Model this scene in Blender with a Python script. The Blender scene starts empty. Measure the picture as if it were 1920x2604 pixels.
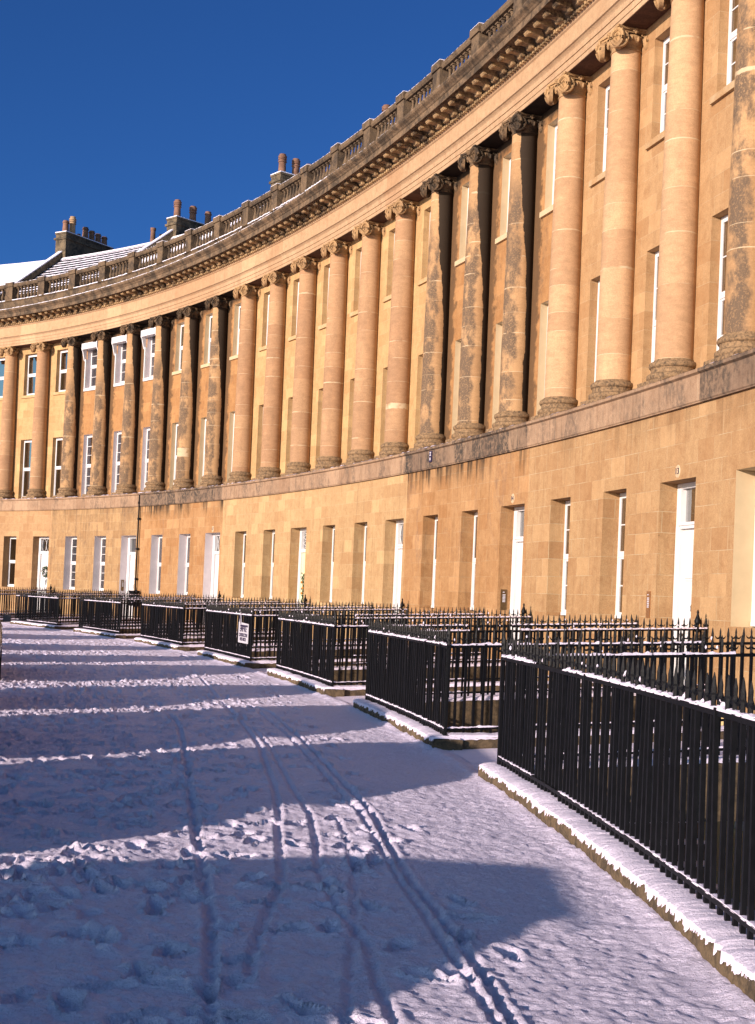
import bpy, bmesh, math, random
import numpy as np
from mathutils import Matrix, Vector
random.seed(7); rng = np.random.default_rng(7)
PI = math.pi
scene = bpy.context.scene
C = scene.collection
SMO = set()
# ------------------------------------------------------------------ plan curve of the crescent
F_PX, CY, ROLL, PITCH, EYE = 3314.69, 1447.82, .0434955, .022812, 1.75518
X0, Y0, TH0, K0, K1, K2 = 6.41049, 23.2651, 1.803087, .00915261, -.000147489, 7.66378e-06
BAY = 2.756807
OK_ = 7.11                                   # outer face of the kerb under the railings
_S = np.linspace(-40, 110, 1501); _d = _S[1] - _S[0]
_Sc = np.clip(_S, -26, 68)
_K = K0 + K1*_Sc + K2*_Sc**2
_th = np.concatenate([[0], np.cumsum((_K[1:] + _K[:-1])/2*_d)])
_th = _th - np.interp(0, _S, _th) + TH0
_X = np.concatenate([[0], np.cumsum((np.cos(_th[1:]) + np.cos(_th[:-1]))/2*_d)])
_Y = np.concatenate([[0], np.cumsum((np.sin(_th[1:]) + np.sin(_th[:-1]))/2*_d)])
_X = _X - np.interp(0, _S, _X) + X0; _Y = _Y - np.interp(0, _S, _Y) + Y0
def head(ph): return float(np.interp(ph*BAY, _S, _th))
def FW(ph, o, z=0.0):
    s = ph*BAY; t = np.interp(s, _S, _th)
    return (float(np.interp(s, _S, _X) - math.sin(t)*o), float(np.interp(s, _S, _Y) + math.cos(t)*o), z)
def skew(o): return .42*(OK_ - o)/6.58
def GW(ph, o, z=0.0): return FW(ph + skew(o), o, z)
# ------------------------------------------------------------------ object helpers
WM = {}
def put(o, parent=None, M=None):
    if M is None: M = Matrix()
    C.objects.link(o); o.matrix_world = M; WM[o.name] = M.copy()
    if parent is not None:
        o.parent = parent; o.matrix_parent_inverse = WM[parent.name].inverted()
        o.matrix_basis = M
    return o
def tag(o, label=None, cat=None, group=None, kind=None):
    if label: o['label'] = label
    if cat: o['category'] = cat
    if group: o['group'] = group
    if kind: o['kind'] = kind
    return o
def empty(name, loc, rz=0):
    o = bpy.data.objects.new(name, None); o.empty_display_size = .3
    return put(o, None, Matrix.Translation(loc) @ Matrix.Rotation(rz, 4, 'Z'))
def frame(ph, o, z, extra=0):
    return Matrix.Translation(FW(ph, o, z)) @ Matrix.Rotation(head(ph) + extra, 4, 'Z')
class MB:
    def __init__(s): s.v = []; s.f = []; s.uv = []; s.m = []
    def face(s, pts, uvs=None, mi=0):
        n = len(s.v); s.v.extend(pts); s.f.append(tuple(range(n, n + len(pts)))); s.m.append(mi)
        s.uv.extend(uvs if uvs else [(0, 0)]*len(pts))
    def add(s, vs, fs, mi=0, uvs=None):
        n = len(s.v); s.v.extend(vs)
        for f in fs:
            s.f.append(tuple(n + i for i in f)); s.m.append(mi)
            s.uv.extend([uvs[i] for i in f] if uvs else [(0, 0)]*len(f))
    def box(s, x0, x1, y0, y1, z0, z1, mi=0, M=None):
        vs = [Vector((x, y, z)) for x in (x0, x1) for y in (y0, y1) for z in (z0, z1)]
        if M is not None: vs = [M @ v for v in vs]
        vs = [tuple(v) for v in vs]
        s.add(vs, [(0,1,3,2),(4,6,7,5),(0,4,5,1),(2,3,7,6),(0,2,6,4),(1,5,7,3)], mi)
    def lathe(s, prof, n=16, mi=0, M=None, a0=0, a1=2*PI, uvr=False, cap=False):
        full = abs(a1 - a0 - 2*PI) < 1e-6; vs = []; uv = []
        cols = n if full else n + 1
        cols2 = n + 1
        for r, z in prof:
            for i in range(cols2):
                a = a0 + (a1 - a0)*i/n
                v = Vector((r*math.cos(a), r*math.sin(a), z))
                vs.append(tuple(M @ v if M is not None else v)); uv.append((a - PI/2 if a <= 1.5*PI + 1e-6 else a - 2.5*PI, z))
        fs = []
        for j in range(len(prof) - 1):
            for i in range(n):
                a = j*cols2 + i; fs.append((a, a + 1, a + cols2 + 1, a + cols2))
        s.add(vs, fs, mi, uv)
        if cap:
            j = (len(prof) - 1)*cols2; s.face([vs[j + i] for i in range(n)], None, mi)
    def tube(s, pts, r, n=6, mi=0, M=None):
        pts = [Vector(q) for q in pts]; vs = []
        for i, q in enumerate(pts):
            d = (pts[min(i + 1, len(pts) - 1)] - pts[max(i - 1, 0)]).normalized()
            u = d.cross(Vector((0, 0, 1)));
            if u.length < .05: u = d.cross(Vector((1, 0, 0)))
            u.normalize(); w = u.cross(d)
            rr = r[i] if isinstance(r, (list, tuple)) else r
            for k in range(n):
                a = 2*PI*k/n; v = q + u*math.cos(a)*rr + w*math.sin(a)*rr
                vs.append(tuple(M @ v if M is not None else v))
        fs = []
        for i in range(len(pts) - 1):
            for k in range(n):
                a = i*n + k; b = i*n + (k + 1) % n; fs.append((a, b, b + n, a + n))
        fs.append(tuple(range(n - 1, -1, -1))); fs.append(tuple(range(len(vs) - n, len(vs))))
        s.add(vs, fs, mi)
    def mesh(s, name, mats, smooth=False, merge=False):
        me = bpy.data.meshes.new(name); me.from_pydata([tuple(q) for q in s.v], [], s.f)
        uvl = me.uv_layers.new(name='UVMap'); uvl.data.foreach_set('uv', np.array(s.uv, dtype=np.float32).ravel())
        for m in mats: me.materials.append(m)
        me.polygons.foreach_set('material_index', s.m)
        if merge:
            bm = bmesh.new(); bm.from_mesh(me); bmesh.ops.remove_doubles(bm, verts=bm.verts, dist=1e-4)
            bmesh.ops.recalc_face_normals(bm, faces=bm.faces); bm.to_mesh(me); bm.free()
        if smooth:
            me.shade_smooth()
            try: me.set_sharp_from_angle(angle=math.radians(38))
            except Exception: pass
        me.update(); return me
    def build(s, name, mats, parent=None, M=None, smooth=False, merge=False):
        if not isinstance(mats, (list, tuple)): mats = [mats]
        return put(bpy.data.objects.new(name, s.mesh(name, mats, smooth, merge)), parent, M)
def inst(name, me, parent, M): return put(bpy.data.objects.new(name, me), parent, M)
def sweep(mb, prof, p0, p1, step=.5, mi=0, G=FW, zf=None, closed=False, endcaps=True):
    """prof: list of (o,z); swept along phase p0..p1"""
    n = max(1, int(round((p1 - p0)/step))); P = [p0 + (p1 - p0)*i/n for i in range(n + 1)]
    pr = list(prof) + ([prof[0]] if closed else [])
    dist = [0]
    for a, b in zip(pr[:-1], pr[1:]): dist.append(dist[-1] + math.hypot(a[0] - b[0], a[1] - b[1]))
    vs = []; uv = []
    for ph in P:
        for (o, z), dd in zip(pr, dist):
            vs.append(G(ph, o, z)); uv.append((ph, z))
    k = len(pr); fs = []
    for i in range(n):
        for j in range(k - 1):
            a = i*k + j; fs.append((a, a + 1, a + k + 1, a + k))
    mb.add(vs, fs, mi, uv)
    if endcaps:
        kk = k - 1 if closed else k
        mb.face([vs[j] for j in range(kk)][::-1], [(p0, prof[j % len(prof)][1]) for j in range(kk)][::-1], mi)
        mb.face([vs[n*k + j] for j in range(kk)], [(p1, prof[j % len(prof)][1]) for j in range(kk)], mi)
# ------------------------------------------------------------------ material helpers
class NT:
    def __init__(s, name):
        s.mat = bpy.data.materials.new(name); s.mat.use_nodes = True
        s.t = s.mat.node_tree; s.t.nodes.clear()
        s.out = s.n('ShaderNodeOutputMaterial'); s.b = s.n('ShaderNodeBsdfPrincipled')
        s.t.links.new(s.b.outputs[0], s.out.inputs[0])
        s.b.inputs['Specular IOR Level'].default_value = .25
    def n(s, t, **kw):
        x = s.t.nodes.new(t)
        for k, v in kw.items(): setattr(x, k, v)
        return x
    def L(s, a, b): s.t.links.new(a, b)
    def val(s, x, sock):
        if hasattr(x, 'is_linked'): s.L(x, sock)
        elif isinstance(x, (tuple, list)) and len(x) == 3 and sock.type == 'RGBA': sock.default_value = (*x, 1)
        else: sock.default_value = x
    def math(s, op, a, b=0.0, c=None, clamp=False):
        m = s.n('ShaderNodeMath', operation=op); m.use_clamp = clamp
        s.val(a, m.inputs[0]); s.val(b, m.inputs[1])
        if c is not None: s.val(c, m.inputs[2])
        return m.outputs[0]
    def mix(s, f, a, b, mode='MIX'):
        m = s.n('ShaderNodeMix', data_type='RGBA', blend_type=mode)
        s.val(f, m.inputs[0]); s.val(a, m.inputs[6]); s.val(b, m.inputs[7]); return m.outputs[2]
    def pos(s): return s.n('ShaderNodeNewGeometry').outputs['Position']
    def uv(s): return s.n('ShaderNodeUVMap').outputs[0]
    def obj(s): return s.n('ShaderNodeTexCoord').outputs['Object']
    def sep(s, v):
        m = s.n('ShaderNodeSeparateXYZ'); s.L(v, m.inputs[0]); return m.outputs
    def comb(s, x, y, z=0.0):
        m = s.n('ShaderNodeCombineXYZ'); s.val(x, m.inputs[0]); s.val(y, m.inputs[1]); s.val(z, m.inputs[2]); return m.outputs[0]
    def map(s, v, sc): 
        m = s.n('ShaderNodeMapping'); s.L(v, m.inputs[0]); m.inputs['Scale'].default_value = sc; return m.outputs[0]
    def noise(s, v, scale=5, detail=5, rough=.6, dist=0):
        m = s.n('ShaderNodeTexNoise'); s.L(v, m.inputs['Vector']); m.inputs['Scale'].default_value = scale
        m.inputs['Detail'].default_value = detail; m.inputs['Roughness'].default_value = rough; m.inputs['Distortion'].default_value = dist
        return m.outputs[0]
    def ramp(s, f, a, b, va=0.0, vb=1.0):
        m = s.n('ShaderNodeMapRange'); m.interpolation_type = 'SMOOTHSTEP'
        s.val(f, m.inputs[0]); s.val(a, m.inputs[1]); s.val(b, m.inputs[2]); s.val(va, m.inputs[3]); s.val(vb, m.inputs[4]); return m.outputs[0]
    def bump(s, h, strength=.4, dist=.01, prev=None):
        m = s.n('ShaderNodeBump'); s.L(h, m.inputs['Height']); m.inputs['Strength'].default_value = strength; m.inputs['Distance'].default_value = dist
        if prev is not None: s.L(prev, m.inputs['Normal'])
        return m.outputs[0]
    def done(s, col=None, rough=.8, normal=None, metal=0, spec=None):
        if col is not None: s.val(col, s.b.inputs['Base Color'])
        s.val(rough, s.b.inputs['Roughness']); s.b.inputs['Metallic'].default_value = metal
        if spec is not None: s.b.inputs['Specular IOR Level'].default_value = spec
        if normal is not None: s.L(normal, s.b.inputs['Normal'])
        return s.mat
def simple(name, col, rough=.6, var=.12, scale=8, bump=.15, spec=.3, metal=0):
    k = NT(name); p = k.pos(); n1 = k.noise(p, scale, 6, .65)
    c = k.mix(k.ramp(n1, .3, .7), tuple(x*(1 - var) for x in col), tuple(min(1, x*(1 + var)) for x in col))
    nb = k.bump(k.noise(p, scale*6, 4), bump, .004)
    return k.done(c, rough, nb, metal, spec)
DARK = (.022, .018, .014)
def stone(name, base, alt, kind='wall', dirt=0.0, streak=.35, under=0.0, wallmask=0.0, joint=(.50, .42, .27), darkc=(.10, .075, .055), bw=.62, rh=.41, jointf=.35):
    """bath-stone ashlar; uv.x = bay phase, uv.y = height in metres"""
    k = NT(name); p = k.pos(); u = k.sep(k.uv()); um = k.math('MULTIPLY', u[0], BAY)
    bv = k.comb(um, u[1])
    br = k.n('ShaderNodeTexBrick'); k.L(bv, br.inputs['Vector'])
    br.inputs['Scale'].default_value = 1; br.inputs['Brick Width'].default_value = bw; br.inputs['Row Height'].default_value = rh
    br.inputs['Mortar Size'].default_value = .007; br.inputs['Mortar Smooth'].default_value = .6; br.inputs['Bias'].default_value = 0
    br.offset = .5; br.squash = 1
    br.inputs['Color1'].default_value = (0, 0, 0, 1); br.inputs['Color2'].default_value = (1, 1, 1, 1); br.inputs['Mortar'].default_value = (.5, .5, .5, 1)
    blk = k.sep(br.outputs['Color'])[0]
    big = k.noise(p, .7, 5, .6, .5)
    f = k.math('ADD', k.math('MULTIPLY', blk, .22), k.math('MULTIPLY', big, 1.0))
    c = k.mix(k.ramp(f, .25, .95), base, alt)
    st = k.noise(k.map(p, (5, 5, .35)), 1.3, 6, .7)
    c = k.mix(k.math('MULTIPLY', k.ramp(st, .48, .78), streak), c, tuple(x*.55 for x in base), 'MIX')
    st2 = k.noise(k.map(p, (7, 7, .3)), 1.1, 5, .7)
    c = k.mix(k.math('MULTIPLY', k.ramp(st2, .52, .76), streak*.9), c, tuple(min(1, x*1.45) for x in base))
    fine = k.noise(p, 38, 5, .75)
    c = k.mix(k.math('MULTIPLY', k.ramp(fine, .35, .65), .42), c, tuple(x*.55 for x in base))
    med = k.noise(p, 4.5, 6, .75, .4)
    c = k.mix(k.math('MULTIPLY', k.ramp(med, .48, .68), .40), c, tuple(x*f_ for x, f_ in zip(base, (.66, .56, .5))))
    c = k.mix(k.math('MULTIPLY', k.ramp(med, .50, .28), .22), c, tuple(min(1, x*1.35) for x in alt))
    pit = k.noise(p, 16, 3, .6)
    c = k.mix(k.math('MULTIPLY', k.ramp(pit, .69, .76), .6), c, tuple(x*.3 for x in base))
    c = k.mix(k.math('MULTIPLY', k.ramp(blk, .86, .90), .24), c, tuple(min(1, x*1.3) for x in alt))
    c = k.mix(k.math('MULTIPLY', k.ramp(blk, .12, .08), .24), c, tuple(x*f_ for x, f_ in zip(base, (.8, .68, .6))))
    jm = k.math('MULTIPLY', br.outputs['Fac'], k.math('MULTIPLY', k.ramp(k.noise(p, 1.7, 3), .35, .62), jointf))
    c = k.mix(jm, c, joint)
    if dirt > 0:
        d1 = k.noise(k.map(p, (1.4, 1.4, .5)), 1.0, 8, .72, .8)
        d2 = k.ramp(k.noise(p, 9, 4, .7), .3, .6)
        dm = k.math('MULTIPLY', k.math('MULTIPLY', k.ramp(d1, .56 - .18*dirt, .72 - .12*dirt), d2), min(1, .5 + dirt*.5))
        c = k.mix(dm, c, darkc)
    if under > 0:       # soot crust sheltered just below the ledge, washed away in runs
        edge = k.ramp(k.math('ADD', u[1], k.math('MULTIPLY', k.math('SUBTRACT', k.noise(k.map(p, (6, 6, .5)), 1.6, 5, .7), .5), 1.5)), 4.85, 5.65)
        runs = k.ramp(k.noise(k.map(p, (2.2, 2.2, .02)), 1.6, 3, .6), .38, .56)
        patch = k.ramp(k.noise(k.map(p, (.5, .5, .0)), .9, 2), .38, .5)
        c = k.mix(k.math('MULTIPLY', k.math('MULTIPLY', edge, runs), k.math('MULTIPLY', patch, under)), c, DARK)
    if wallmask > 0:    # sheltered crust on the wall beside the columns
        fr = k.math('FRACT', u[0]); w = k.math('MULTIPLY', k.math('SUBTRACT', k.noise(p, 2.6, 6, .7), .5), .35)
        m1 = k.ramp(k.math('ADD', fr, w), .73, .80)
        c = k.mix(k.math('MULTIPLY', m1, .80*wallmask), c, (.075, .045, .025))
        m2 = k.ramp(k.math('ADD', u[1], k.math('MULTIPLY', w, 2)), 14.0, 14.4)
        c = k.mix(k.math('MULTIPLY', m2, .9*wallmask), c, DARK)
    nb = k.bump(br.outputs['Fac'], .5, -.004)
    nb = k.bump(k.noise(p, 30, 6, .75), .5, .008, nb)
    nb = k.bump(k.noise(p, 3, 4, .6), .35, .02, nb)
    return k.done(c, .88, nb, 0, .15)
def colstone(name, base, alt, dirt=0.0, crust=0.0, joint=(.55, .43, .27)):
    k = NT(name); p = k.pos(); u = k.sep(k.uv()); ang, z = u[0], u[1]
    oi = k.n('ShaderNodeObjectInfo').outputs['Random']
    zz = k.math('ADD', k.math('ADD', z, k.math('MULTIPLY', oi, 3.7)), k.math('MULTIPLY', k.noise(k.comb(k.math('MULTIPLY', oi, 50), 0.0, k.math('MULTIPLY', z, .55)), 1.0, 1), 3.2))
    row = k.math('FLOOR', k.math('DIVIDE', zz, .83))
    wn = k.n('ShaderNodeTexWhiteNoise', noise_dimensions='2D'); k.L(k.comb(row, oi), wn.inputs['Vector'])
    big = k.noise(p, 1.1, 5, .6, .3)
    f = k.math('ADD', k.math('MULTIPLY', wn.outputs[0], .65), k.math('MULTIPLY', big, .60))
    c = k.mix(k.ramp(f, .3, .95), base, alt)
    hs = k.noise(k.map(p, (1.2, 1.2, 9)), 2.2, 6, .75)
    c = k.mix(k.math('MULTIPLY', k.ramp(hs, .45, .75), .30), c, tuple(x*.55 for x in base))
    fine = k.noise(p, 40, 4, .75)
    c = k.mix(k.math('MULTIPLY', k.ramp(fine, .35, .65), .38), c, tuple(x*.58 for x in base))
    med = k.noise(k.map(p, (1, 1, 2.2)), 4.0, 6, .75, .4)
    c = k.mix(k.math('MULTIPLY', k.ramp(med, .48, .70), .38), c, tuple(x*.60 for x in base))
    c = k.mix(k.math('MULTIPLY', k.ramp(med, .50, .28), .25), c, tuple(min(1, x*1.3) for x in alt))
    fr = k.math('FRACT', k.math('DIVIDE', k.math('ADD', zz, k.math('MULTIPLY', k.noise(p, 6, 3), .015)), .83))
    jl = k.math('LESS_THAN', fr, .022)
    jj = k.math('MULTIPLY', jl, k.math('MULTIPLY', k.ramp(k.noise(p, 2.0, 3), .36, .54), .85))
    c = k.mix(jj, c, joint)
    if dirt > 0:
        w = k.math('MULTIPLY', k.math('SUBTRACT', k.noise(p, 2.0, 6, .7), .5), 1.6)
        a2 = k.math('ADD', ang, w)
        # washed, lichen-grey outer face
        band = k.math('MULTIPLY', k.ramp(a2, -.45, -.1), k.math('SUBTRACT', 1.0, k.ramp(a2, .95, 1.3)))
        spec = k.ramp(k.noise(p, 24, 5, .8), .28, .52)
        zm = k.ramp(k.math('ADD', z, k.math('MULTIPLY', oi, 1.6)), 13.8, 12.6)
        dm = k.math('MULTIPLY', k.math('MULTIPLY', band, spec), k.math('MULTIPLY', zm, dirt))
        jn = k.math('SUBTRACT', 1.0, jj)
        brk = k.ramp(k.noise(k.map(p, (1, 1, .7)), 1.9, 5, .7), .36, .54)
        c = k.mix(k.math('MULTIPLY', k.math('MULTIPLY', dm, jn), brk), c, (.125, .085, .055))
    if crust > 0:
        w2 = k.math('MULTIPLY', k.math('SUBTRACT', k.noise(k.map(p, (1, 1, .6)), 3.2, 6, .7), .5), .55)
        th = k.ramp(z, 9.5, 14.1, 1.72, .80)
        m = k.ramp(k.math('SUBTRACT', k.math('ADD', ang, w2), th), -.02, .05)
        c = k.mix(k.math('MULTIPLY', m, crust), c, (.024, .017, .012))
    nb = k.bump(k.noise(p, 26, 6, .75), .5, .01)
    nb = k.bump(jl, .5, .006, nb)
    return k.done(c, .88, nb, 0, .15)
def crust_stone(name, base, dark, amt=.6, lo=.4, hi=.62, sc=2.2):
    k = NT(name); p = k.pos()
    n = k.noise(p, sc, 8, .75, .6); f = k.noise(p, 22, 5, .8)
    c = k.mix(k.math('MULTIPLY', k.ramp(n, lo, hi), amt), base, dark)
    c = k.mix(k.math('MULTIPLY', k.ramp(f, .35, .7), .45), c, tuple(x*.45 for x in dark))
    st = k.noise(k.map(p, (6, 6, .4)), 1.2, 5, .7)
    c = k.mix(k.math('MULTIPLY', k.ramp(st, .55, .75), .5), c, tuple(x*.5 for x in base))
    nb = k.bump(k.noise(p, 24, 6, .75), .6, .012)
    return k.done(c, .9, nb, 0, .12)
def snow(name, patch=0.0, streaky=0.0, under=(.09, .08, .075), tint=(.86, .76, .88), bs=.5):
    k = NT(name); p = k.pos()
    c = k.mix(k.ramp(k.noise(p, 3, 5), .3, .7), tuple(x*.95 for x in tint), tint)
    if patch > 0:
        m = k.ramp(k.noise(p, 2.3, 8, .75, .4), .70 - .3*patch, .75 - .3*patch)
        c = k.mix(m, c, under)
    if streaky > 0:
        g = k.ramp(k.noise(k.map(p, (9, 9, 9)), 3.5, 7, .8), .50, .74)
        c = k.mix(k.math('MULTIPLY', g, streaky), c, (.26, .24, .33))
    nb = k.bump(k.noise(p, 48, 5, .8), bs, .02)
    nb = k.bump(k.noise(p, 14, 4, .7), bs*.8, .03, nb)
    return k.done(c, .62, nb, 0, .3)
M = {}
M['g_clean'] = stone('ashlar_yellow', (.40, .245, .118), (.48, .315, .155), under=0, streak=.65)
M['g_orange'] = stone('ashlar_orange', (.355, .20, .092), (.43, .27, .133), under=.25, streak=.55, jointf=.6)
M['g_stain'] = stone('ashlar_sooty', (.335, .172, .07), (.43, .25, .118), under=.95, streak=.8, dirt=.18, darkc=(.20, .12, .075))
M['g_brown'] = stone('ashlar_brown', (.31, .185, .088), (.40, .25, .12), under=.3, streak=.9, dirt=.6, darkc=(.18, .11, .065), jointf=.5)
M['g_pink'] = stone('ashlar_pink', (.35, .205, .10), (.42, .26, .13), under=0, streak=.45, dirt=.12, darkc=(.2, .13, .09))
M['u_clean'] = stone('upper_ashlar_yellow', (.43, .262, .118), (.50, .32, .148), streak=.3)
M['u_orange'] = stone('upper_ashlar_orange', (.37, .215, .10), (.43, .265, .13), streak=.3)
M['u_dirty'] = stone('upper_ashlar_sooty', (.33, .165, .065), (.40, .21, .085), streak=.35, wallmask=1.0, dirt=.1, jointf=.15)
M['c_clean'] = colstone('column_stone_clean', (.45, .27, .145), (.56, .35, .19), dirt=.16)
M['c_mid'] = colstone('column_stone_mellow', (.375, .212, .112), (.46, .275, .145), dirt=.22)
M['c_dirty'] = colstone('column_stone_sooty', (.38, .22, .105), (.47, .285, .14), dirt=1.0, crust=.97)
M['cap_clean'] = crust_stone('capital_stone', (.44, .27, .125), (.26, .16, .09), .6)
M['cap_dirty'] = crust_stone('capital_stone_sooty', (.24, .15, .08), (.035, .028, .022), .95, .35, .6)
M['base_st'] = crust_stone('column_base_stone', (.30, .19, .10), (.085, .06, .04), .85, .45, .6, 13)
M['ledge'] = stone('ledge_stone', (.29, .185, .115), (.40, .26, .16), dirt=.55, streak=1.0, bw=1.1, rh=.9, darkc=(.085, .065, .052), jointf=.5)
M['ledge_dirty'] = stone('ledge_stone_sooty', (.19, .125, .085), (.30, .195, .12), dirt=1.0, streak=1.0, bw=1.1, rh=.9, darkc=(.05, .042, .035), jointf=.6)
M['frieze'] = stone('frieze_stone', (.40, .25, .14), (.47, .315, .18), streak=.45, bw=1.3, rh=1.2, jointf=.3)
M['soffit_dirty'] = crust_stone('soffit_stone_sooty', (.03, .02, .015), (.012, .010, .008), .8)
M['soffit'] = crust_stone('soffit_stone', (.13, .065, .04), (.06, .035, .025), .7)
M['cornice'] = crust_stone('cornice_stone', (.22, .145, .085), (.055, .042, .03), .9, .38, .6, 1.8)
M['modil'] = crust_stone('modillion_stone', (.46, .30, .15), (.05, .036, .026), .95, .42, .62, 1.4)
M['balu'] = crust_stone('balustrade_stone', (.175, .118, .07), (.055, .042, .032), .9, .42, .62, 1.6)
M['chim'] = crust_stone('chimney_stone', (.19, .14, .085), (.045, .04, .032), .9)
M['pot'] = simple('terracotta_pot', (.18, .095, .06), .8, .35, 3)
M['pot2'] = simple('buff_pot', (.34, .22, .12), .8, .3, 3)
M['white'] = simple('white_paint', (.64, .62, .61), .35, .04, 3, .05, .5)
M['cream'] = simple('cream_paint', (.52, .39, .23), .5, .05, 3, .1)
M['lilac'] = simple('pale_painted_jamb', (.62, .55, .55), .6, .05, 3, .1)
M['ivory'] = simple('ivory_door_paint', (.78, .68, .36), .4, .04, 3, .05, .5)
M['iron'] = simple('black_iron', (.005, .005, .006), .5, .3, 14, .3, .14)
M['brass'] = simple('dark_brass', (.12, .07, .03), .4, .2, 10, .1, .5, .7)
M['copper'] = simple('brown_intercom_plate', (.28, .13, .05), .4, .1, 8, .05, .5, .3)
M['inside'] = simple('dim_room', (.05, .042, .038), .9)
M['curtain'] = simple('pale_blind', (.60, .55, .50), .9, .08, 4)
M['base_wall'] = simple('basement_limewash', (.62, .46, .22), .85, .10, 1.2, .3)
M['area_wall'] = crust_stone('area_wall_stone', (.17, .125, .085), (.055, .045, .035), .8)
M['kerb'] = crust_stone('kerb_stone', (.17, .12, .07), (.05, .04, .03), .8, .4, .62, 6)
M['slate'] = None
M['ink'] = simple('sign_ink', (.03, .02, .05), .6)
M['signw'] = simple('sign_board', (.50, .47, .50), .5, .03)
M['plate'] = simple('cream_number_plate', (.50, .36, .22), .5, .05)
M['leaf'] = simple('evergreen_sprig', (.02, .04, .015), .7, .5, 30)
M['fruit'] = simple('orange_fruit', (.55, .2, .03), .5)
M['cord'] = simple('yellow_cord', (.55, .42, .08), .5)
M['snow'] = snow('snow_cover')
M['snow_roof'] = snow('roof_snow', tint=(.88, .84, .90), bs=.3)
def glass():
    k = NT('window_glass'); tr = k.n('ShaderNodeBsdfTransparent'); tr.inputs[0].default_value = (.55, .57, .58, 1)
    gl = k.n('ShaderNodeBsdfGlossy'); gl.inputs['Roughness'].default_value = .03
    fr = k.n('ShaderNodeFresnel'); fr.inputs[0].default_value = 1.5
    nb = k.bump(k.noise(k.pos(), 1.6, 2), .05, .05); k.L(nb, gl.inputs['Normal'])
    mx = k.n('ShaderNodeMixShader'); k.L(k.math('MULTIPLY', fr.outputs[0], .45), mx.inputs[0]); k.L(tr.outputs[0], mx.inputs[1]); k.L(gl.outputs[0], mx.inputs[2])
    k.L(mx.outputs[0], k.out.inputs[0]); return k.mat
M['glass'] = glass()
def rooftile():
    k = NT('snowy_stone_tiles'); u = k.uv(); us = k.sep(u); p = k.pos()
    fr = k.math('FRACT', k.math('MULTIPLY', us[1], 2.6))
    g = k.math('ADD', k.math('ADD', fr, k.math('MULTIPLY', k.noise(p, 3.5, 5, .7), 1.0)), -.36)
    c = k.mix(k.ramp(g, .42, .55), (.86, .82, .90), (.035, .032, .035))
    return k.done(c, .7, k.bump(fr, .6, -.03), 0, .2)
M['slate'] = rooftile()
# ------------------------------------------------------------------ ground
def poly_dist(px, py, line):
    d = np.full(px.shape, 1e9)
    for (ax, ay), (bx, by) in zip(line[:-1], line[1:]):
        vx, vy = bx - ax, by - ay; t = np.clip(((px - ax)*vx + (py - ay)*vy)/(vx*vx + vy*vy), 0, 1)
        d = np.minimum(d, np.hypot(px - ax - t*vx, py - ay - t*vy))
    return d
TRACKS = [([(-.55,4.6),(-.6,5.34),(-.81,7.02),(-1.,8.13),(-1.34,10.16),(-1.78,12.86),(-2.1,14.72),(-2.54,17.25),(-2.87,18.56)],.030,.030),
 ([(.72,4.7),(.65,5.51),(.56,6.4),(.43,7.34),(.29,8.27),(.18,9.2),(.05,10.73),(-.19,12.11),(-.54,14.22),(-.88,16.22),(-1.51,19.5),(-2.61,22.01),(-3.49,26.52)],.026,.028),
 ([(.66,4.7),(.585,5.5),(.49,6.19),(.30,7.72),(.13,9.0),(-.05,10.7),(-.30,12.07),(-.65,14.18),(-1.0,16.17),(-1.66,19.43)],.022,.022),
 ([(-.5,5.92),(-.53,6.37),(-.53,7.25),(-.51,7.83),(-.53,8.36),(-.66,9.82),(-.7,10.44),(-.88,12.18),(-1.02,13.11),(-1.26,15.04),(-1.93,18.71),(-2.46,21.15)],.026,.022),
 ([(.2,4.8),(.15,5.46),(.08,6.01),(.03,6.68),(-.14,7.4),(-.29,8.41),(-.37,9.6),(-.45,10.5),(-.65,11.68),(-.88,13.16),(-1.15,15.08),(-1.56,17.16)],.024,.02),
 ([(-.05,5.),(-.05,5.44),(-.04,7.24),(-.07,8.46),(-.15,9.66),(-.26,10.61)],.022,.015)]
def value_noise(x, y, seed):
    r = np.random.default_rng(seed).random((512, 512))
    xi = np.floor(x).astype(int); yi = np.floor(y).astype(int); fx = x - xi; fy = y - yi
    fx = fx*fx*(3 - 2*fx); fy = fy*fy*(3 - 2*fy)
    g = lambda a, b: r[a % 512, b % 512]
    return (g(xi, yi)*(1 - fx) + g(xi + 1, yi)*fx)*(1 - fy) + (g(xi, yi + 1)*(1 - fx) + g(xi + 1, yi + 1)*fx)*fy
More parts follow.
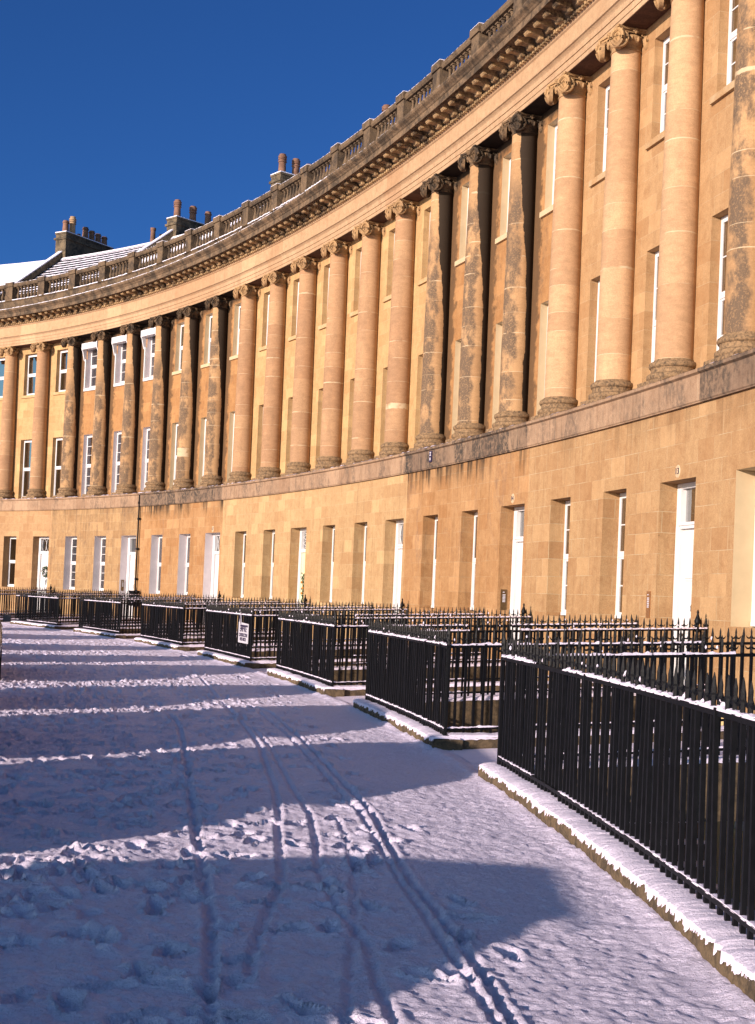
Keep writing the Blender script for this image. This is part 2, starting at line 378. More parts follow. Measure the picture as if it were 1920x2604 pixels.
def build_pavement():
    S = [-23.]
    while S[-1] < 68: S.append(S[-1] + min(.3, max(.016, .0031*max(0, S[-1] + 23.5))))
    S = np.array(S); O = np.concatenate([np.arange(6.86, 13.2, .019), [13.3, 13.6, 14]])
    th = np.interp(S, _S, _th)[:, None]
    X = np.interp(S, _S, _X)[:, None] - np.sin(th)*O[None, :]; Y = np.interp(S, _S, _Y)[:, None] + np.cos(th)*O[None, :]
    Z = np.zeros_like(X)
    Z += (value_noise(X*1.1, Y*1.1, 1) - .5)*.022 + (value_noise(X*4, Y*4, 2) - .5)*.008
    Z += (value_noise(X*13, Y*13, 3) - .5)*.012 + (value_noise(X*31, Y*31, 4) - .5)*.015
    tr = value_noise(X*.55 + 9, Y*.55, 5)                       # trampled zones
    OO = np.broadcast_to(O[None, :], X.shape)
    lane = np.clip((OO - 8.1)/1.2, 0, 1)
    Z += lane*(value_noise(X*9, Y*9, 6) - .5)*.020*np.clip(tr*1.5, 0, 1)
    for line, w, dep in TRACKS:
        dep *= .95
        d = poly_dist(X, Y, line) + (value_noise(X*9, Y*9, 8) - .5)*.007
        Z -= dep*np.exp(-(d/w)**6)
        Z += dep*.32*np.exp(-((d - w*1.7)/(w*.6))**2)*(.4 + 1.2*value_noise(X*12, Y*12, 21))
    R = np.random.default_rng(11)
    prints = []
    # walkers going along the street: lanes at several distances from the railings
    for wi in range(26):
        o = R.uniform(8.3, 12.9); s = R.uniform(-22, -10) if wi < 13 else R.uniform(-6, 10); e = s + R.uniform(12, 46); side = 1; drift = R.uniform(-.03, .03)
        while s < e:
            prints.append((s, o + side*.10 + R.normal(0, .03), R.normal(0, .18) + (PI if wi % 3 == 0 else 0), R.uniform(.7, 1.1)))
            s += R.uniform(.55, .75); o += drift + R.normal(0, .03); side = -side
    for _ in range(900): prints.append((R.uniform(-22, 8), R.triangular(7.9, 11.2, 13.2), R.uniform(0, 2*PI), R.uniform(.5, 1.1)))
    for _ in range(520): prints.append((R.uniform(2, 45), R.uniform(7.4, 13), R.uniform(0, 2*PI), R.uniform(.5, 1)))
    SS = S[:, None]
    for s, o, a, k in prints:
        i0, i1 = np.searchsorted(S, [s - .32, s + .32]); j0, j1 = np.searchsorted(O, [o - .32, o + .32])
        if i1 - i0 < 2 or j1 - j0 < 2: continue
        ds = S[i0:i1, None] - s; do = O[None, j0:j1] - o
        u = ds*math.cos(a) + do*math.sin(a); v = -ds*math.sin(a) + do*math.cos(a)
        wv = .046 + .014*np.sin(u*14)
        kk = .88 + .1*k
        q = (np.abs(u)/(.135*kk))**3 + (np.abs(v)/(wv*kk))**3
        dd = q**(1/3)
        dep = .054*k
        Z[i0:i1, j0:j1] += -dep*(1/(1 + np.exp((dd - 1)*15)))*(.8 + .35*np.sin(u*75)*.3) + dep*.38*np.exp(-((dd - 1.38)/.22)**2)
    # snow banked softly against the kerb
    Z += .03*np.exp(-((OO - 7.1)/.10)**2)*(.6 + .8*value_noise(X*5, Y*5, 15))
    n, m = X.shape
    V = np.stack([X, Y, Z], -1).reshape(-1, 3)
    idx = np.arange(n*m).reshape(n, m)
    Fq = np.stack([idx[:-1, :-1], idx[:-1, 1:], idx[1:, 1:], idx[1:, :-1]], -1).reshape(-1, 4)
    me = bpy.data.meshes.new('pavement'); me.vertices.add(len(V)); me.vertices.foreach_set('co', V.ravel())
    me.loops.add(Fq.size); me.loops.foreach_set('vertex_index', Fq.ravel())
    me.polygons.add(len(Fq)); me.polygons.foreach_set('loop_start', np.arange(0, Fq.size, 4)); me.polygons.foreach_set('loop_total', np.full(len(Fq), 4))
    me.update(); me.validate(); me.shade_smooth()
    me.materials.append(snow('trodden_snow', patch=.06, streaky=.55, tint=(.87, .78, .93), bs=1.0))
    o = bpy.data.objects.new('pavement', me); put(o); tag(o, kind='structure')
build_pavement()
def build_lawn():
    bm = bmesh.new()
    inner = [FW(s/BAY, 13.98, -.005) for s in np.arange(-23, 68.1, 3)] + [FW(s/BAY, -13.5, -.005) for s in np.arange(68, -23.1, -3)]
    outer = [(3000*math.cos(a), 3000*math.sin(a), -.005) for a in np.linspace(0, 2*PI, 33)[:-1]]
    for loop in (inner, outer):
        vs = [bm.verts.new(q) for q in loop]
        for a, b in zip(vs, vs[1:] + vs[:1]): bm.edges.new((a, b))
    bmesh.ops.triangle_fill(bm, use_beauty=True, use_dissolve=False, edges=bm.edges[:])
    for f in bm.faces:
        if f.normal.z < 0: f.normal_flip()
    me = bpy.data.meshes.new('lawn'); bm.to_mesh(me); bm.free(); me.materials.append(snow('lawn_snow', patch=.3, under=(.05, .06, .03)))
    put(bpy.data.objects.new('lawn', me)); tag(bpy.data.objects['lawn'], kind='structure')
build_lawn()
mb = MB(); sweep(mb, [(.5, -3.0), (6.95, -3.0)], -8.5, 25, .5, endcaps=False)
tag(mb.build('area_floor', M['snow']), kind='structure')
# ------------------------------------------------------------------ capital, base, baluster, modillion meshes (local: X along street, Y to the street)
def volute(mb, M4, R0=.205, th=.06, mi=0):
    # spiral scroll in XZ plane, facing +Y
    mb.lathe([(0.001, th*.35), (R0*.93, th*.35), (R0*.93, -th), (0.001, -th)], 20, mi, M4 @ Matrix.Rotation(-PI/2, 4, 'X'))
    pts = []; rad = []
    N = 40; turns = 2.4
    for i in range(N + 1):
        t = i/N; a = -t*turns*2*PI + PI/2; r = R0*(1 - t)**.9*.9 + .018
        pts.append((math.cos(a)*r, th*.35, math.sin(a)*r)); rad.append(.036*(1 - t)*.95 + .010)
    mb.tube(pts, rad, 6, mi, M4)
    mb.lathe([(.0, th*.35 + .045), (.028, th*.35 + .03), (.032, th*.3)], 10, mi, M4 @ Matrix.Rotation(-PI/2, 4, 'X'))
def capital_mesh(mat):
    mb = MB()
    mb.lathe([(.322, -.02), (.345, -.01), (.345, .015), (.325, .03), (.325, .10), (.36, .14), (.405, .20), (.42, .25), (.39, .30)], 32)
    for i in range(16):       # egg-and-dart ring
        a = 2*PI*(i + .5)/16
        Mx = Matrix.Translation((math.cos(a)*.405, math.sin(a)*.405, .205))
        mb.lathe([(.001, -.06), (.035, -.03), (.045, .01), (.035, .045), (.001, .055)], 6, 0, Mx)
    # abacus with hollowed sides
    for z0, z1, h in ((.345, .385, .455), (.385, .43, .50)):
        ring = []
        for q in range(4):
            for i in range(8):
                t = -1 + 2*(i)/8; dep = .085*(1 - t*t)
                x, y = t*h, -(h - dep)
                if i == 0: x, y = -h + .05, -(h - .012)
                c, s_ = math.cos(q*PI/2), math.sin(q*PI/2); ring.append((x*c - y*s_, x*s_ + y*c))
        n = len(ring)
        vs = [(x*.98, y*.98, z0) for x, y in ring] + [(x, y, z1) for x, y in ring]
        mb.add(vs, [(i, (i + 1) % n, n + (i + 1) % n, n + i) for i in range(n)] + [tuple(range(n))[::-1], tuple(range(n, 2*n))])
    for q in range(4):         # flower on each abacus side and leaves
        R = Matrix.Rotation(q*PI/2, 4, 'Z')
        for dx, dz, r in ((0, .385, .05), (-.045, .36, .03), (.045, .36, .03), (0, .33, .035)):
            mb.lathe([(.001, -r), (r*.8, -r*.5), (r, 0), (r*.8, r*.5), (.001, r)], 6, 0, R @ Matrix.Translation((dx, .44, dz)))
        for sx in (-1, 1):     # garland leaves falling from the volutes
            for j in range(3):
                mb.lathe([(.001, -.03), (.022, 0), (.001, .03)], 5, 0, R @ Matrix.Translation((sx*(.17 + .05*j), .40, .30 - .015*j)))
        for sx in (-1, 1):     # scrolls: two per side turned outward so that pairs meet at the corners
            Mv = R @ Matrix.Translation((sx*.37, .42, .145)) @ Matrix.Rotation(-sx*math.radians(24), 4, 'Z') @ Matrix.Diagonal((sx, 1, 1, 1))
            volute(mb, Mv)
            mb.box(-.05, .16, -.05, .015, .12, .20, 0, Mv)
    for q in range(4):         # corner balteus joining each pair
        a = PI/4 + q*PI/2
        Mx = Matrix.Rotation(a, 4, 'Z')
        mb.tube([(.50, 0, .36), (.545, 0, .30), (.57, 0, .2), (.56, 0, .09), (.52, 0, .0), (.46, 0, -.02)], .05, 8, 0, Mx)
    return mb.mesh('capital', [mat], True)
def base_mesh():
    mb = MB()
    mb.box(-.55, .55, -.50, .52, 0, .13)
    mb.lathe([(.50, .13), (.525, .15), (.54, .19), (.53, .24), (.49, .265), (.47, .275), (.455, .30), (.45, .34), (.46, .375), (.475, .38), (.49, .40), (.50, .435), (.49, .475), (.46, .50), (.42, .505), (.41, .53), (.40, .55)], 36)
    return mb.mesh('base', [M['base_st']], True)
SH_B, SH_T = 6.20 + .55, 14.03
def shaft_mesh(mat):
    mb = MB(); prof = []
    for i in range(25):
        t = i/24; r = .385 - .062*(max(0, t - .12)/.88)**1.5
        prof.append((r, SH_B + (SH_T - SH_B)*t))
    n = 40; vs = []; uv = []
    for r, z in prof:
        for i in range(n + 1):
            a = -PI + 2*PI*i/n     # uv angle: 0 = street side, + = near side (-X)
            vs.append((-math.sin(a)*r, math.cos(a)*r, z)); uv.append((a, z))
    fs = [(j*(n + 1) + i, j*(n + 1) + i + 1, (j + 1)*(n + 1) + i + 1, (j + 1)*(n + 1) + i) for j in range(24) for i in range(n)]
    mb.add(vs, [f[::-1] for f in fs], 0, uv)
    return mb.mesh('column', [mat], True)
shafts = {k: shaft_mesh(M[k]) for k in ('c_clean', 'c_mid', 'c_dirty')}
caps = {k: capital_mesh(M[k]) for k in ('cap_clean', 'cap_dirty')}
basem = base_mesh()
mb = MB()
mb.box(-.09, .09, -.09, .09, 0, .06)
mb.lathe([(.055, .06), (.07, .08), (.05, .11), (.075, .16), (.092, .23), (.085, .30), (.055, .40), (.038, .50), (.036, .55), (.055, .57), (.042, .60), (.06, .64), (.07, .66)], 12)
mb.box(-.085, .085, -.085, .085, .66, .72)
balm = mb.mesh('baluster', [M['balu']], True)
mb = MB()      # modillion bracket: scrolled underside
prof = [(0, 0), (.44, 0), (.47, -.03), (.46, -.08), (.40, -.115), (.30, -.10), (.16, -.12), (.06, -.20), (0, -.22)]
for sx in (-1, 1): pass
vs = [(x, y, z) for x in (-.11, .11) for y, z in prof]; n = len(prof)
mb.add(vs, [tuple(range(n)), tuple(range(2*n - 1, n - 1, -1))] + [(i, i + n, (i + 1) % n + n, (i + 1) % n) for i in range(n)])
mb.tube([(-.125, .40, -.075), (.125, .40, -.075)], .045, 8); mb.tube([(-.125, .08, -.16), (.125, .08, -.16)], .055, 8)
mb.box(-.14, .14, 0, .48, 0, .035)
modm = mb.mesh('modillion', [M['modil']])
# ------------------------------------------------------------------ windows and doors (local frame: X along wall, Y outward)
WC = {}
def window_meshes(w, h, cols, rows, blind):
    key = (round(w, 2), round(h, 2), cols, rows, blind)
    if key in WC: return WC[key]
    mb = MB(); x = w/2
    mb.box(-x, -x + .042, -.09, 0, 0, h); mb.box(x - .042, x, -.09, 0, 0, h)
    mb.box(-x + .042, x - .042, -.09, 0, h - .07, h); mb.box(-x + .042, x - .042, -.09, .03, 0, .07)
    a = x - .042; mid = h*.5
    mb.box(-a, a, -.045, -.005, mid - .03, mid + .03)
    for z0, z1, y in ((.07, mid - .03, -.045), (mid + .03, h - .07, -.017)):
        mb.box(-a, -a + .034, y - .015, y + .015, z0, z1); mb.box(a - .034, a, y - .015, y + .015, z0, z1)
        mb.box(-a + .05, a - .05, y - .02, y + .02, z0, z0 + .06); mb.box(-a + .05, a - .05, y - .02, y + .02, z1 - .045, z1)
        for c in range(1, cols):
            xx = -a + .05 + (2*a - .1)*c/cols; mb.box(xx - .012, xx + .012, y - .014, y + .014, z0 + .06, z1 - .045)
        for r in range(1, rows):
            zz = z0 + .06 + (z1 - z0 - .105)*r/rows; mb.box(-a + .05, a - .05, y - .012, y + .012, zz - .012, zz + .012)
    fr = mb.mesh('window', [M['white']])
    mb = MB()
    for z0, z1, y in ((.13, mid - .075, -.045), (mid + .09, h - .115, -.017)):
        mb.face([(-a + .05, y, z0), (a - .05, y, z0), (a - .05, y, z1), (-a + .05, y, z1)])
    pn = mb.mesh('pane', [M['glass']])
    bl = None
    if blind:
        mb = MB(); z0, z1 = (0.05, mid - .02) if blind == 1 else (h*.62, h - .03) if blind == 2 else (.05, h - .05)
        for i in range(12):
            x0 = -a + 2*a*i/12; x1 = -a + 2*a*(i + 1)/12; y0 = -.17 - (i % 2)*.03
            mb.box(x0 + .002, x1 - .002, y0 - .012, y0, z0, z1)
        bl = mb.mesh('blind', [M['curtain']])
    WC[key] = (fr, pn, bl); return WC[key]
def add_window(parent, ph, o, z0, z1, w, cols=1, rows=1, blind=0):
    F_ = frame(ph, o, z0); fr, pn, bl = window_meshes(w, z1 - z0, cols, rows, blind)
    a = inst('window', fr, parent, F_); inst('pane', pn, a, F_)
    if bl: inst('blind', bl, a, F_)
    return a
def add_door(parent, ph, o, z0, z1, w, style, doormat, number=None):
    F_ = frame(ph, o, z0); h = z1 - z0; x = w/2; lh = 3.36 - z0; mb = MB()
    mb.box(-x, -x + .17, -.10, .05, 0, h); mb.box(x - .17, x, -.10, .05, 0, h)
    mb.box(-x + .03, -x + .10, .05, .07, 0, lh + .05); mb.box(x - .10, x - .03, .05, .07, 0, lh + .05)
    mb.box(-x + .17, x - .17, -.10, .04, h - .10, h); mb.box(-x + .17, x - .17, -.10, .06, lh, lh + .12); mb.box(-x + .13, x - .13, .06, .09, lh + .06, lh + .10)
    fr = mb.build('door_frame', M['white'], parent, F_)
    a = x - .17
    mb = MB(); mb.box(-a, a, -.09, -.04, 0, lh)
    for (u0, u1) in ((-a + .10, -.05), (.05, a - .10)):
        for (v0, v1) in ((.18, .85), (1.05, 1.85), (2.05, lh - .15)):
            mb.box(u0, u1, -.04, -.018, v0, v1); mb.box(u0 + .05, u1 - .05, -.018, .006, v0 + .05, v1 - .05)
    d = mb.build('door', doormat, parent, F_)
    mb = MB(); mb.lathe([(.001, .05), (.025, .045), (.035, .02), (.02, 0), (.02, -.02)], 10, 0, Matrix.Translation((a - .09, -.03, 1.02)) @ Matrix.Rotation(-PI/2, 4, 'X')); mb.build('handle', M['brass'], d, F_)
    mb = MB(); mb.tube([(0, -.02, 1.72), (-.03, .0, 1.66), (-.055, .02, 1.56), (-.03, .03, 1.48), (0, .035, 1.46), (.03, .03, 1.48), (.055, .02, 1.56), (.03, 0, 1.66), (0, -.02, 1.72)], .012, 6); mb.build('knocker', M['iron'], d, F_)
    mb = MB(); mb.box(-.14, .14, -.03, -.018, 1.14, 1.20); mb.build('letter_plate', M['brass'], d, F_)
    mb = MB(); mb.face([(-a, -.06, lh + .12), (a, -.06, lh + .12), (a, -.06, h - .10), (-a, -.06, h - .10)]); fl = mb.build('fanlight', M['glass'], parent, F_)
    mb = MB(); b0, b1 = lh + .12, h - .10
    if style == 'diamond':
        n = 4
        for i in range(n):
            xa, xb = -a + 2*a*i/n, -a + 2*a*(i + 1)/n
            mb.tube([(xa, -.045, b0), (xb, -.045, b1)], .011, 5); mb.tube([(xa, -.045, b1), (xb, -.045, b0)], .011, 5)
    elif style == 'oval':
        n = 3
        for i in range(n):
            xa, xb = -a + 2*a*i/n, -a + 2*a*(i + 1)/n; cx = (xa + xb)/2
            mb.tube([(cx + (xb - xa)/2*math.sin(t), -.045, (b0 + b1)/2 + (b1 - b0)/2*math.cos(t)) for t in np.linspace(0, 2*PI, 13)], .011, 5)
    elif style == 'cross':
        for i in range(3):
            za, zb = b0 + (b1 - b0)*i/3, b0 + (b1 - b0)*(i + 1)/3
            for xa in (-a, 0):
                mb.tube([(xa, -.045, za), (xa + a, -.045, zb)], .011, 5); mb.tube([(xa, -.045, zb), (xa + a, -.045, za)], .011, 5)
    else: mb.box(-.015, .015, -.055, -.04, b0, b1)
    mb.build('glazing_bars', M['white'], fl, F_)
    return d
# ------------------------------------------------------------------ houses
OG, OU = .53, -.27
GT = 4.24
def door_lift(o): return .25*max(0, (OK_ - o))/6.58
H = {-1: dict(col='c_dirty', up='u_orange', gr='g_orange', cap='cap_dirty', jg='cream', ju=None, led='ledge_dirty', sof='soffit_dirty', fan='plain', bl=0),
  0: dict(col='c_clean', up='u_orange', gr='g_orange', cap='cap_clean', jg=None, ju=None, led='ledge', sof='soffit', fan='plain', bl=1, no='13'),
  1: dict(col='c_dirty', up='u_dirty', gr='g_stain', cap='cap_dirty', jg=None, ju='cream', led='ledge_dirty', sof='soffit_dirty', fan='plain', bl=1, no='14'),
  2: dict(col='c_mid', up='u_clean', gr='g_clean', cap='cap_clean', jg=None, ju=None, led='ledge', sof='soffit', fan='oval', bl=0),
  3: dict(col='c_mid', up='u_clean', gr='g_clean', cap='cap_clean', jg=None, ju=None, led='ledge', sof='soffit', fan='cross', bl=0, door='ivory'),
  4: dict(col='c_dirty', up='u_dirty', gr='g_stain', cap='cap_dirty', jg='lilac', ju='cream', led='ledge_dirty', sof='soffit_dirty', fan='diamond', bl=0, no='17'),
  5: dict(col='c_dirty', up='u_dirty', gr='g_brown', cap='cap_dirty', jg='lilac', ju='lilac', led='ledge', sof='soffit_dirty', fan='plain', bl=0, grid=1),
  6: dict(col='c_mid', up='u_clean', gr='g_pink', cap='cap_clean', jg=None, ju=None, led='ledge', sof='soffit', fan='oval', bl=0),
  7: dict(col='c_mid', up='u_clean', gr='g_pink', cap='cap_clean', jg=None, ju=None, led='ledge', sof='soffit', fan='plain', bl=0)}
HL = {-1: 'nearest house at the right edge, mottled dark column and wide cream painted window recess',
 0: 'orange stone house numbered 13 with three clean columns and a white door',
 1: 'house numbered 14 with three soot-blackened columns and black stains under its ledge',
 2: 'clean yellow stone house with an oval-patterned fanlight, next to sooty number 14',
 3: 'clean yellow stone house with a dark garland hanging on its ivory yellow door',
 4: 'sooty house numbered 17 with diagonal fanlight bars and pale painted ground-floor recesses',
 5: 'brown streaked house with white hoods round its top windows and small-paned ground-floor windows',
 6: 'pinkish stone house with a round wreath on its white door and snow-striped roof tiles',
 7: 'farthest house at the left edge, its smooth roof wholly white with snow'}
def wall(mb, p0, p1, o, z0, z1, ops, depth, mi=0, mj=0, stepb=1.0, uvo=0):
    """wall at offset o with openings [(pa,pb,za,zb)], reveals of given depth"""
    ps = sorted(set([p0, p1] + [x for a in ops for x in a[:2]] + [i*.5 for i in range(int(p0*2) - 1, int(p1*2) + 2) if p0 < i*.5 < p1]))
    zs = sorted(set([z0, z1] + [x for a in ops for x in a[2:4]]))
    for a, b in zip(ps[:-1], ps[1:]):
        for c, d in zip(zs[:-1], zs[1:]):
            mp, mz = (a + b)/2, (c + d)/2
            if any(q[0] < mp < q[1] and q[2] < mz < q[3] for q in ops): continue
            mb.face([FW(a, o, c), FW(a, o, d), FW(b, o, d), FW(b, o, c)], [(a, c), (a, d), (b, d), (b, c)], mi)
def reveals(mb, ops, o, depth, mi=0, kx=None):
    for (a, b, c, d) in ops:
        dp = depth/BAY
        for x in (a, b): 
            pts = [FW(x, o, c), FW(x, o - depth, c), FW(x, o - depth, d), FW(x, o, d)]; uv = [(x, c), (x + dp, c), (x + dp, d), (x, d)]
            mb.face(pts if x == b else pts[::-1], uv if x == b else uv[::-1], mi)
        mb.face([FW(a, o, d), FW(a, o - depth, d), FW(b, o - depth, d), FW(b, o, d)], [(a, d), (a, d + depth), (b, d + depth), (b, d)], mi)
        mb.face([FW(a, o, c), FW(b, o, c), FW(b, o - depth, c), FW(a, o - depth, c)], [(a, c), (b, c), (b, c + depth), (a, c + depth)], mi)
wgh = .545/BAY; wdh = .725/BAY; wuh = .56/BAY
for k in range(-1, 8):
    h = H[k]; p0, p1 = 3*k + .17, 3*k + 3.17; b0 = 3*k
    root = empty('terraced_house', FW(3*k + 1.6, OG, 0)); tag(root, HL[k], 'house', 'terraced houses of the crescent')
    doorph, wins = b0 + .5, [b0 + 1.5, b0 + 2.5]
    # ground floor
    dz = door_lift(OG) + .06
    gops = [(doorph - wdh, doorph + wdh, dz, GT)] + [(w - wgh, w + wgh, 1.55, GT) for w in wins]
    mb = MB(); wall(mb, p0, p1, OG, 0, 5.58, gops, .35); 
    if not h['jg']: reveals(mb, gops, OG, .50)
    mb.build('ground_floor_wall', M[h['gr']], root)
    if h['jg']:
        for q in gops: mb = MB(); reveals(mb, [q], OG, .50); mb.build('painted_reveal', M[h['jg']], root)
    # basement wall
    bops = [(w - wgh, w + wgh, -1.9, -.45) for w in wins]
    mb = MB(); wall(mb, p0, p1, OG - .004, -3, 0, bops, .25); reveals(mb, bops, OG - .004, .25); mb.build('basement_wall', M['base_wall'], root)
    for w in wins: add_window(root, w, OG - .22, -1.88, -.46, .545*2, 1, 1, 0)
    # rooms behind the glass
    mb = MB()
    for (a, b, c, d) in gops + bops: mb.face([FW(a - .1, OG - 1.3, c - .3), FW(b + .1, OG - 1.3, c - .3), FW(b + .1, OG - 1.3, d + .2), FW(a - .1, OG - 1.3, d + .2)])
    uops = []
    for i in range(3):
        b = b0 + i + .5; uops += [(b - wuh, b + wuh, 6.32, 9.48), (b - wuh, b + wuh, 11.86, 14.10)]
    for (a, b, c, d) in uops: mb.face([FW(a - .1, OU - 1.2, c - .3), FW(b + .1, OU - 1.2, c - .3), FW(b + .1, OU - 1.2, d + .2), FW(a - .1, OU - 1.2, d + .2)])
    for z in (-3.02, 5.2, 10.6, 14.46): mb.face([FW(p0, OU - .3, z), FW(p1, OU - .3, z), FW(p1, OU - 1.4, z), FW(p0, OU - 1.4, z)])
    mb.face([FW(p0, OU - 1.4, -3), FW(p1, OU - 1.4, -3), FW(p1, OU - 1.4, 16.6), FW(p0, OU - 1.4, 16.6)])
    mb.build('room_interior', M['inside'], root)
    # windows
    grid = h.get('grid')
    for w in wins:
        add_window(root, w, OG - .38, 1.57, GT - .01, .545*2, 2 if grid else 1, 3 if grid else (2 if k in (-1, 0) else 1), 1 if h['bl'] else 0)
    d = add_door(root, doorph, OG - .42, dz, GT - .005, .725*2, h['fan'], M['ivory'] if h.get('door') else M['white'])
    mb = MB(); mb.box(-.8, .8, -.4, .32, -.20, 0, 0); mb.build('doorstep', M['kerb'], root, frame(doorph, OG, dz))
    # upper wall
    mb = MB(); wall(mb, p0, p1, OU, 6.0, 14.55, uops, .25)
    if not h['ju']: reveals(mb, uops, OU, .40)
    mb.build('upper_wall', M[h['up']], root)
    if h['ju']:
        for q in uops: mb = MB(); reveals(mb, [q], OU, .40); mb.build('painted_reveal', M[h['ju']], root)
    for i in range(3):
        b = b0 + i + .5
        g2 = 2 if (k in (1, 5) or (k == 4 and i == 2)) else 1
        add_window(root, b, OU - .20, 6.33, 9.47, .56*2, 2 if grid else 1, 3 if grid else (2 if k in (-1, 0) else 1), 3 if k == 4 else 0)
        add_window(root, b, OU - .20, 11.87, 14.09, .56*2, 2 if grid else 1, 2 if (grid or k in (-1, 0)) else 1, 0)
        mb = MB(); mb.box(-.70, .70, -.1, .075, -.14, 0)
        mb.build('window_sill', M['white'] if grid else (M['cream'] if h['ju'] else M[h['up']]), root, frame(b, OU, 11.855))
        if grid:    # painted blind box round each top window
            mb = MB(); pr = [(-.60, -.05), (-.60, .10), (.60, .10), (.60, -.05)]
            mb.box(-.64, -.57, .0, .10, .0, 1.55); mb.box(.57, .64, .0, .10, .0, 1.55)
            mb.box(-.70, .70, .0, .30, 2.02, 2.32)
            for sx in (-1, 1):
                pts = [(0, 1.50), (.05, 1.42), (.13, 1.48), (.19, 1.70), (.24, 1.92), (.30, 2.02), (0, 2.02)]
                xs = sorted((sx*.70, sx*.64))
                vs = [(x, y, z) for x in xs for y, z in pts]; n = len(pts)
                mb.add(vs, [tuple(range(n))[::-1], tuple(range(n, 2*n))] + [(i_, (i_ + 1) % n, (i_ + 1) % n + n, i_ + n) for i_ in range(n)])
            mb.build('blind_box', M['white'], root, frame(b, OU, 11.80))
    # ledge
    mb = MB(); sweep(mb, [(.50, 5.581), (.60, 5.581), (.60, 5.60), (.62, 5.62), (.62, 6.10), (.68, 6.13), (.68, 6.19), (.66, 6.20), (-.26, 6.22)], p0, p1, .5)
    mb.build('ledge', M[h['led']], root)
    mb = MB()
    n = 60
    for i in range(n):
        a = p0 + (p1 - p0)*i/n; b = p0 + (p1 - p0)*(i + 1)/n
        wv = .05 + .07*rng.random(); hh = .012 + .022*rng.random()
        if rng.random() < .35: continue
        mb.face([FW(a, .675, 6.202), FW(b, .675, 6.202), FW(b, .675 - wv, 6.204 + hh), FW(a, .675 - wv, 6.204 + hh)])
        mb.face([FW(a, .675 - wv, 6.204 + hh), FW(b, .675 - wv, 6.204 + hh), FW(b, .3, 6.222), FW(a, .3, 6.222)])
    mb.build('ledge_snow', M['snow'], root)
    # columns
    for i in range(1, 4):
        ph = b0 + i; Fc = frame(ph, 0, 0)
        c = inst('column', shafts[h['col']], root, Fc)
        inst('base', basem, c, Fc @ Matrix.Translation((0, 0, 6.205)))
        inst('capital', caps[h['cap']], c, Fc @ Matrix.Translation((0, 0, SH_T)))
    # entablature
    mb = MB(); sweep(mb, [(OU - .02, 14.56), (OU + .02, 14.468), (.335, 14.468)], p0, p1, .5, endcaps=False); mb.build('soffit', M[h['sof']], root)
    mb = MB(); sweep(mb, [(.335, 14.468), (.355, 14.47), (.355, 14.58), (.375, 14.585), (.375, 14.73), (.40, 14.735), (.40, 14.87), (.42, 14.90), (.46, 14.94), (.50, 14.955), (.50, 15.0), (.36, 15.03), (.36, 15.50), (.40, 15.53), (.42, 15.58), (.46, 15.60), (.46, 15.66)], p0, p1, .5, endcaps=False)
    mb.build('entablature', M['frieze'], root)
    mb = MB(); sweep(mb, [(.46, 15.66), (.60, 15.86), (1.08, 15.86), (1.10, 15.83), (1.12, 15.83), (1.12, 16.0), (1.15, 16.02), (1.18, 16.06), (1.26, 16.12), (1.29, 16.17), (1.29, 16.22), (.28, 16.34)], p0, p1, .5)
    crn = mb.build('cornice', M['cornice'], root)
    for i in range(15):
        inst('modillion', modm, crn, frame(p0 + (i + .5)/5, .52, 15.855))
    # dentil row lies in its own mesh
    mb = MB(); dn = 54
    for i in range(dn):
        ph = p0 + (i + .5)/dn*3; mb.box(-.045, .045, -.02, .06, 0, .085, 0, frame(ph, .46, 15.575))
    mb.build('dentil_course', M['modil'], crn)
    # balustrade
    mb = MB()
    sweep(mb, [(.30, 16.33), (.36, 16.40), (.36, 16.55), (.30, 16.60), (.30, 16.90), (.33, 16.92), (.33, 16.97), (-.10, 16.97), (-.10, 16.3)], p0, p1, .5)
    sweep(mb, [(.0, 17.69), (.30, 17.69), (.34, 17.75), (.34, 17.86), (.30, 17.90), (-.02, 17.90), (-.06, 17.86), (-.06, 17.75)], p0, p1, .5, closed=True)
    for i in range(1, 4):
        Fp = frame(b0 + i, .14, 0); mb.box(-.26, .26, -.22, .22, 16.965, 17.75, 0, Fp); mb.box(-.31, .31, -.27, .27, 17.72, 17.95, 0, Fp); mb.box(-.29, .29, -.25, .25, 16.95, 17.05, 0, Fp)
    bs = mb.build('balustrade', M['balu'], root)
    for i in range(3):
        for j in range(7):
            ph = b0 + i + .17 + (j + .5)/7*.83*.80 + .083
            ph = b0 + i + 1 + (.5 - .5) + .125 + (j + .5)*(.75/7) if False else b0 + i + .135 + (j + .5)*(.73/7)
            if ph < p0 - .06: ph += 3
            inst('baluster', balm, bs, frame(ph, .14, 16.97))
    mb = MB(); m2 = MB(); m3 = MB(); HB = BAY/48*1.02
    for i in range(72):
        a = p0 + 3*i/72; b = p0 + 3*(i + 1)/72; r1 = rng.random()
        if r1 > (.12 if k >= 3 else .35): mb.box(-HB, HB, -.16 - .02*r1, .15, 17.895, 17.908 + .014*r1, 0, frame((a + b)/2, .14, 0))
        if k >= 3:
            m2.box(-HB, HB, -.14, .03 + .04*rng.random(), 0, .02 + .02*r1, 0, frame((a + b)/2, .33, 16.965)); m3.box(-HB, HB, -.10 - .1*rng.random(), .03, 0, .02 + .02*r1, 0, frame((a + b)/2, 1.24, 16.215))
        elif r1 > .02: m3.box(-HB, HB, -.06 - .1*rng.random(), .02, 0, .016 + .015*r1, 0, frame((a + b)/2, 1.25, 16.215))
    for i in range(1, 4): mb.box(-.30, .30, -.26, .26, 17.948, 17.97, 0, frame(b0 + i, .14, 0))
    mb.build('coping_snow', M['snow_roof'], bs); m3.build('cornice_snow', M['snow_roof'], crn)
    if k >= 3: m2.build('plinth_snow', M['snow_roof'], bs)
    # roof
    mb = MB(); n = 6
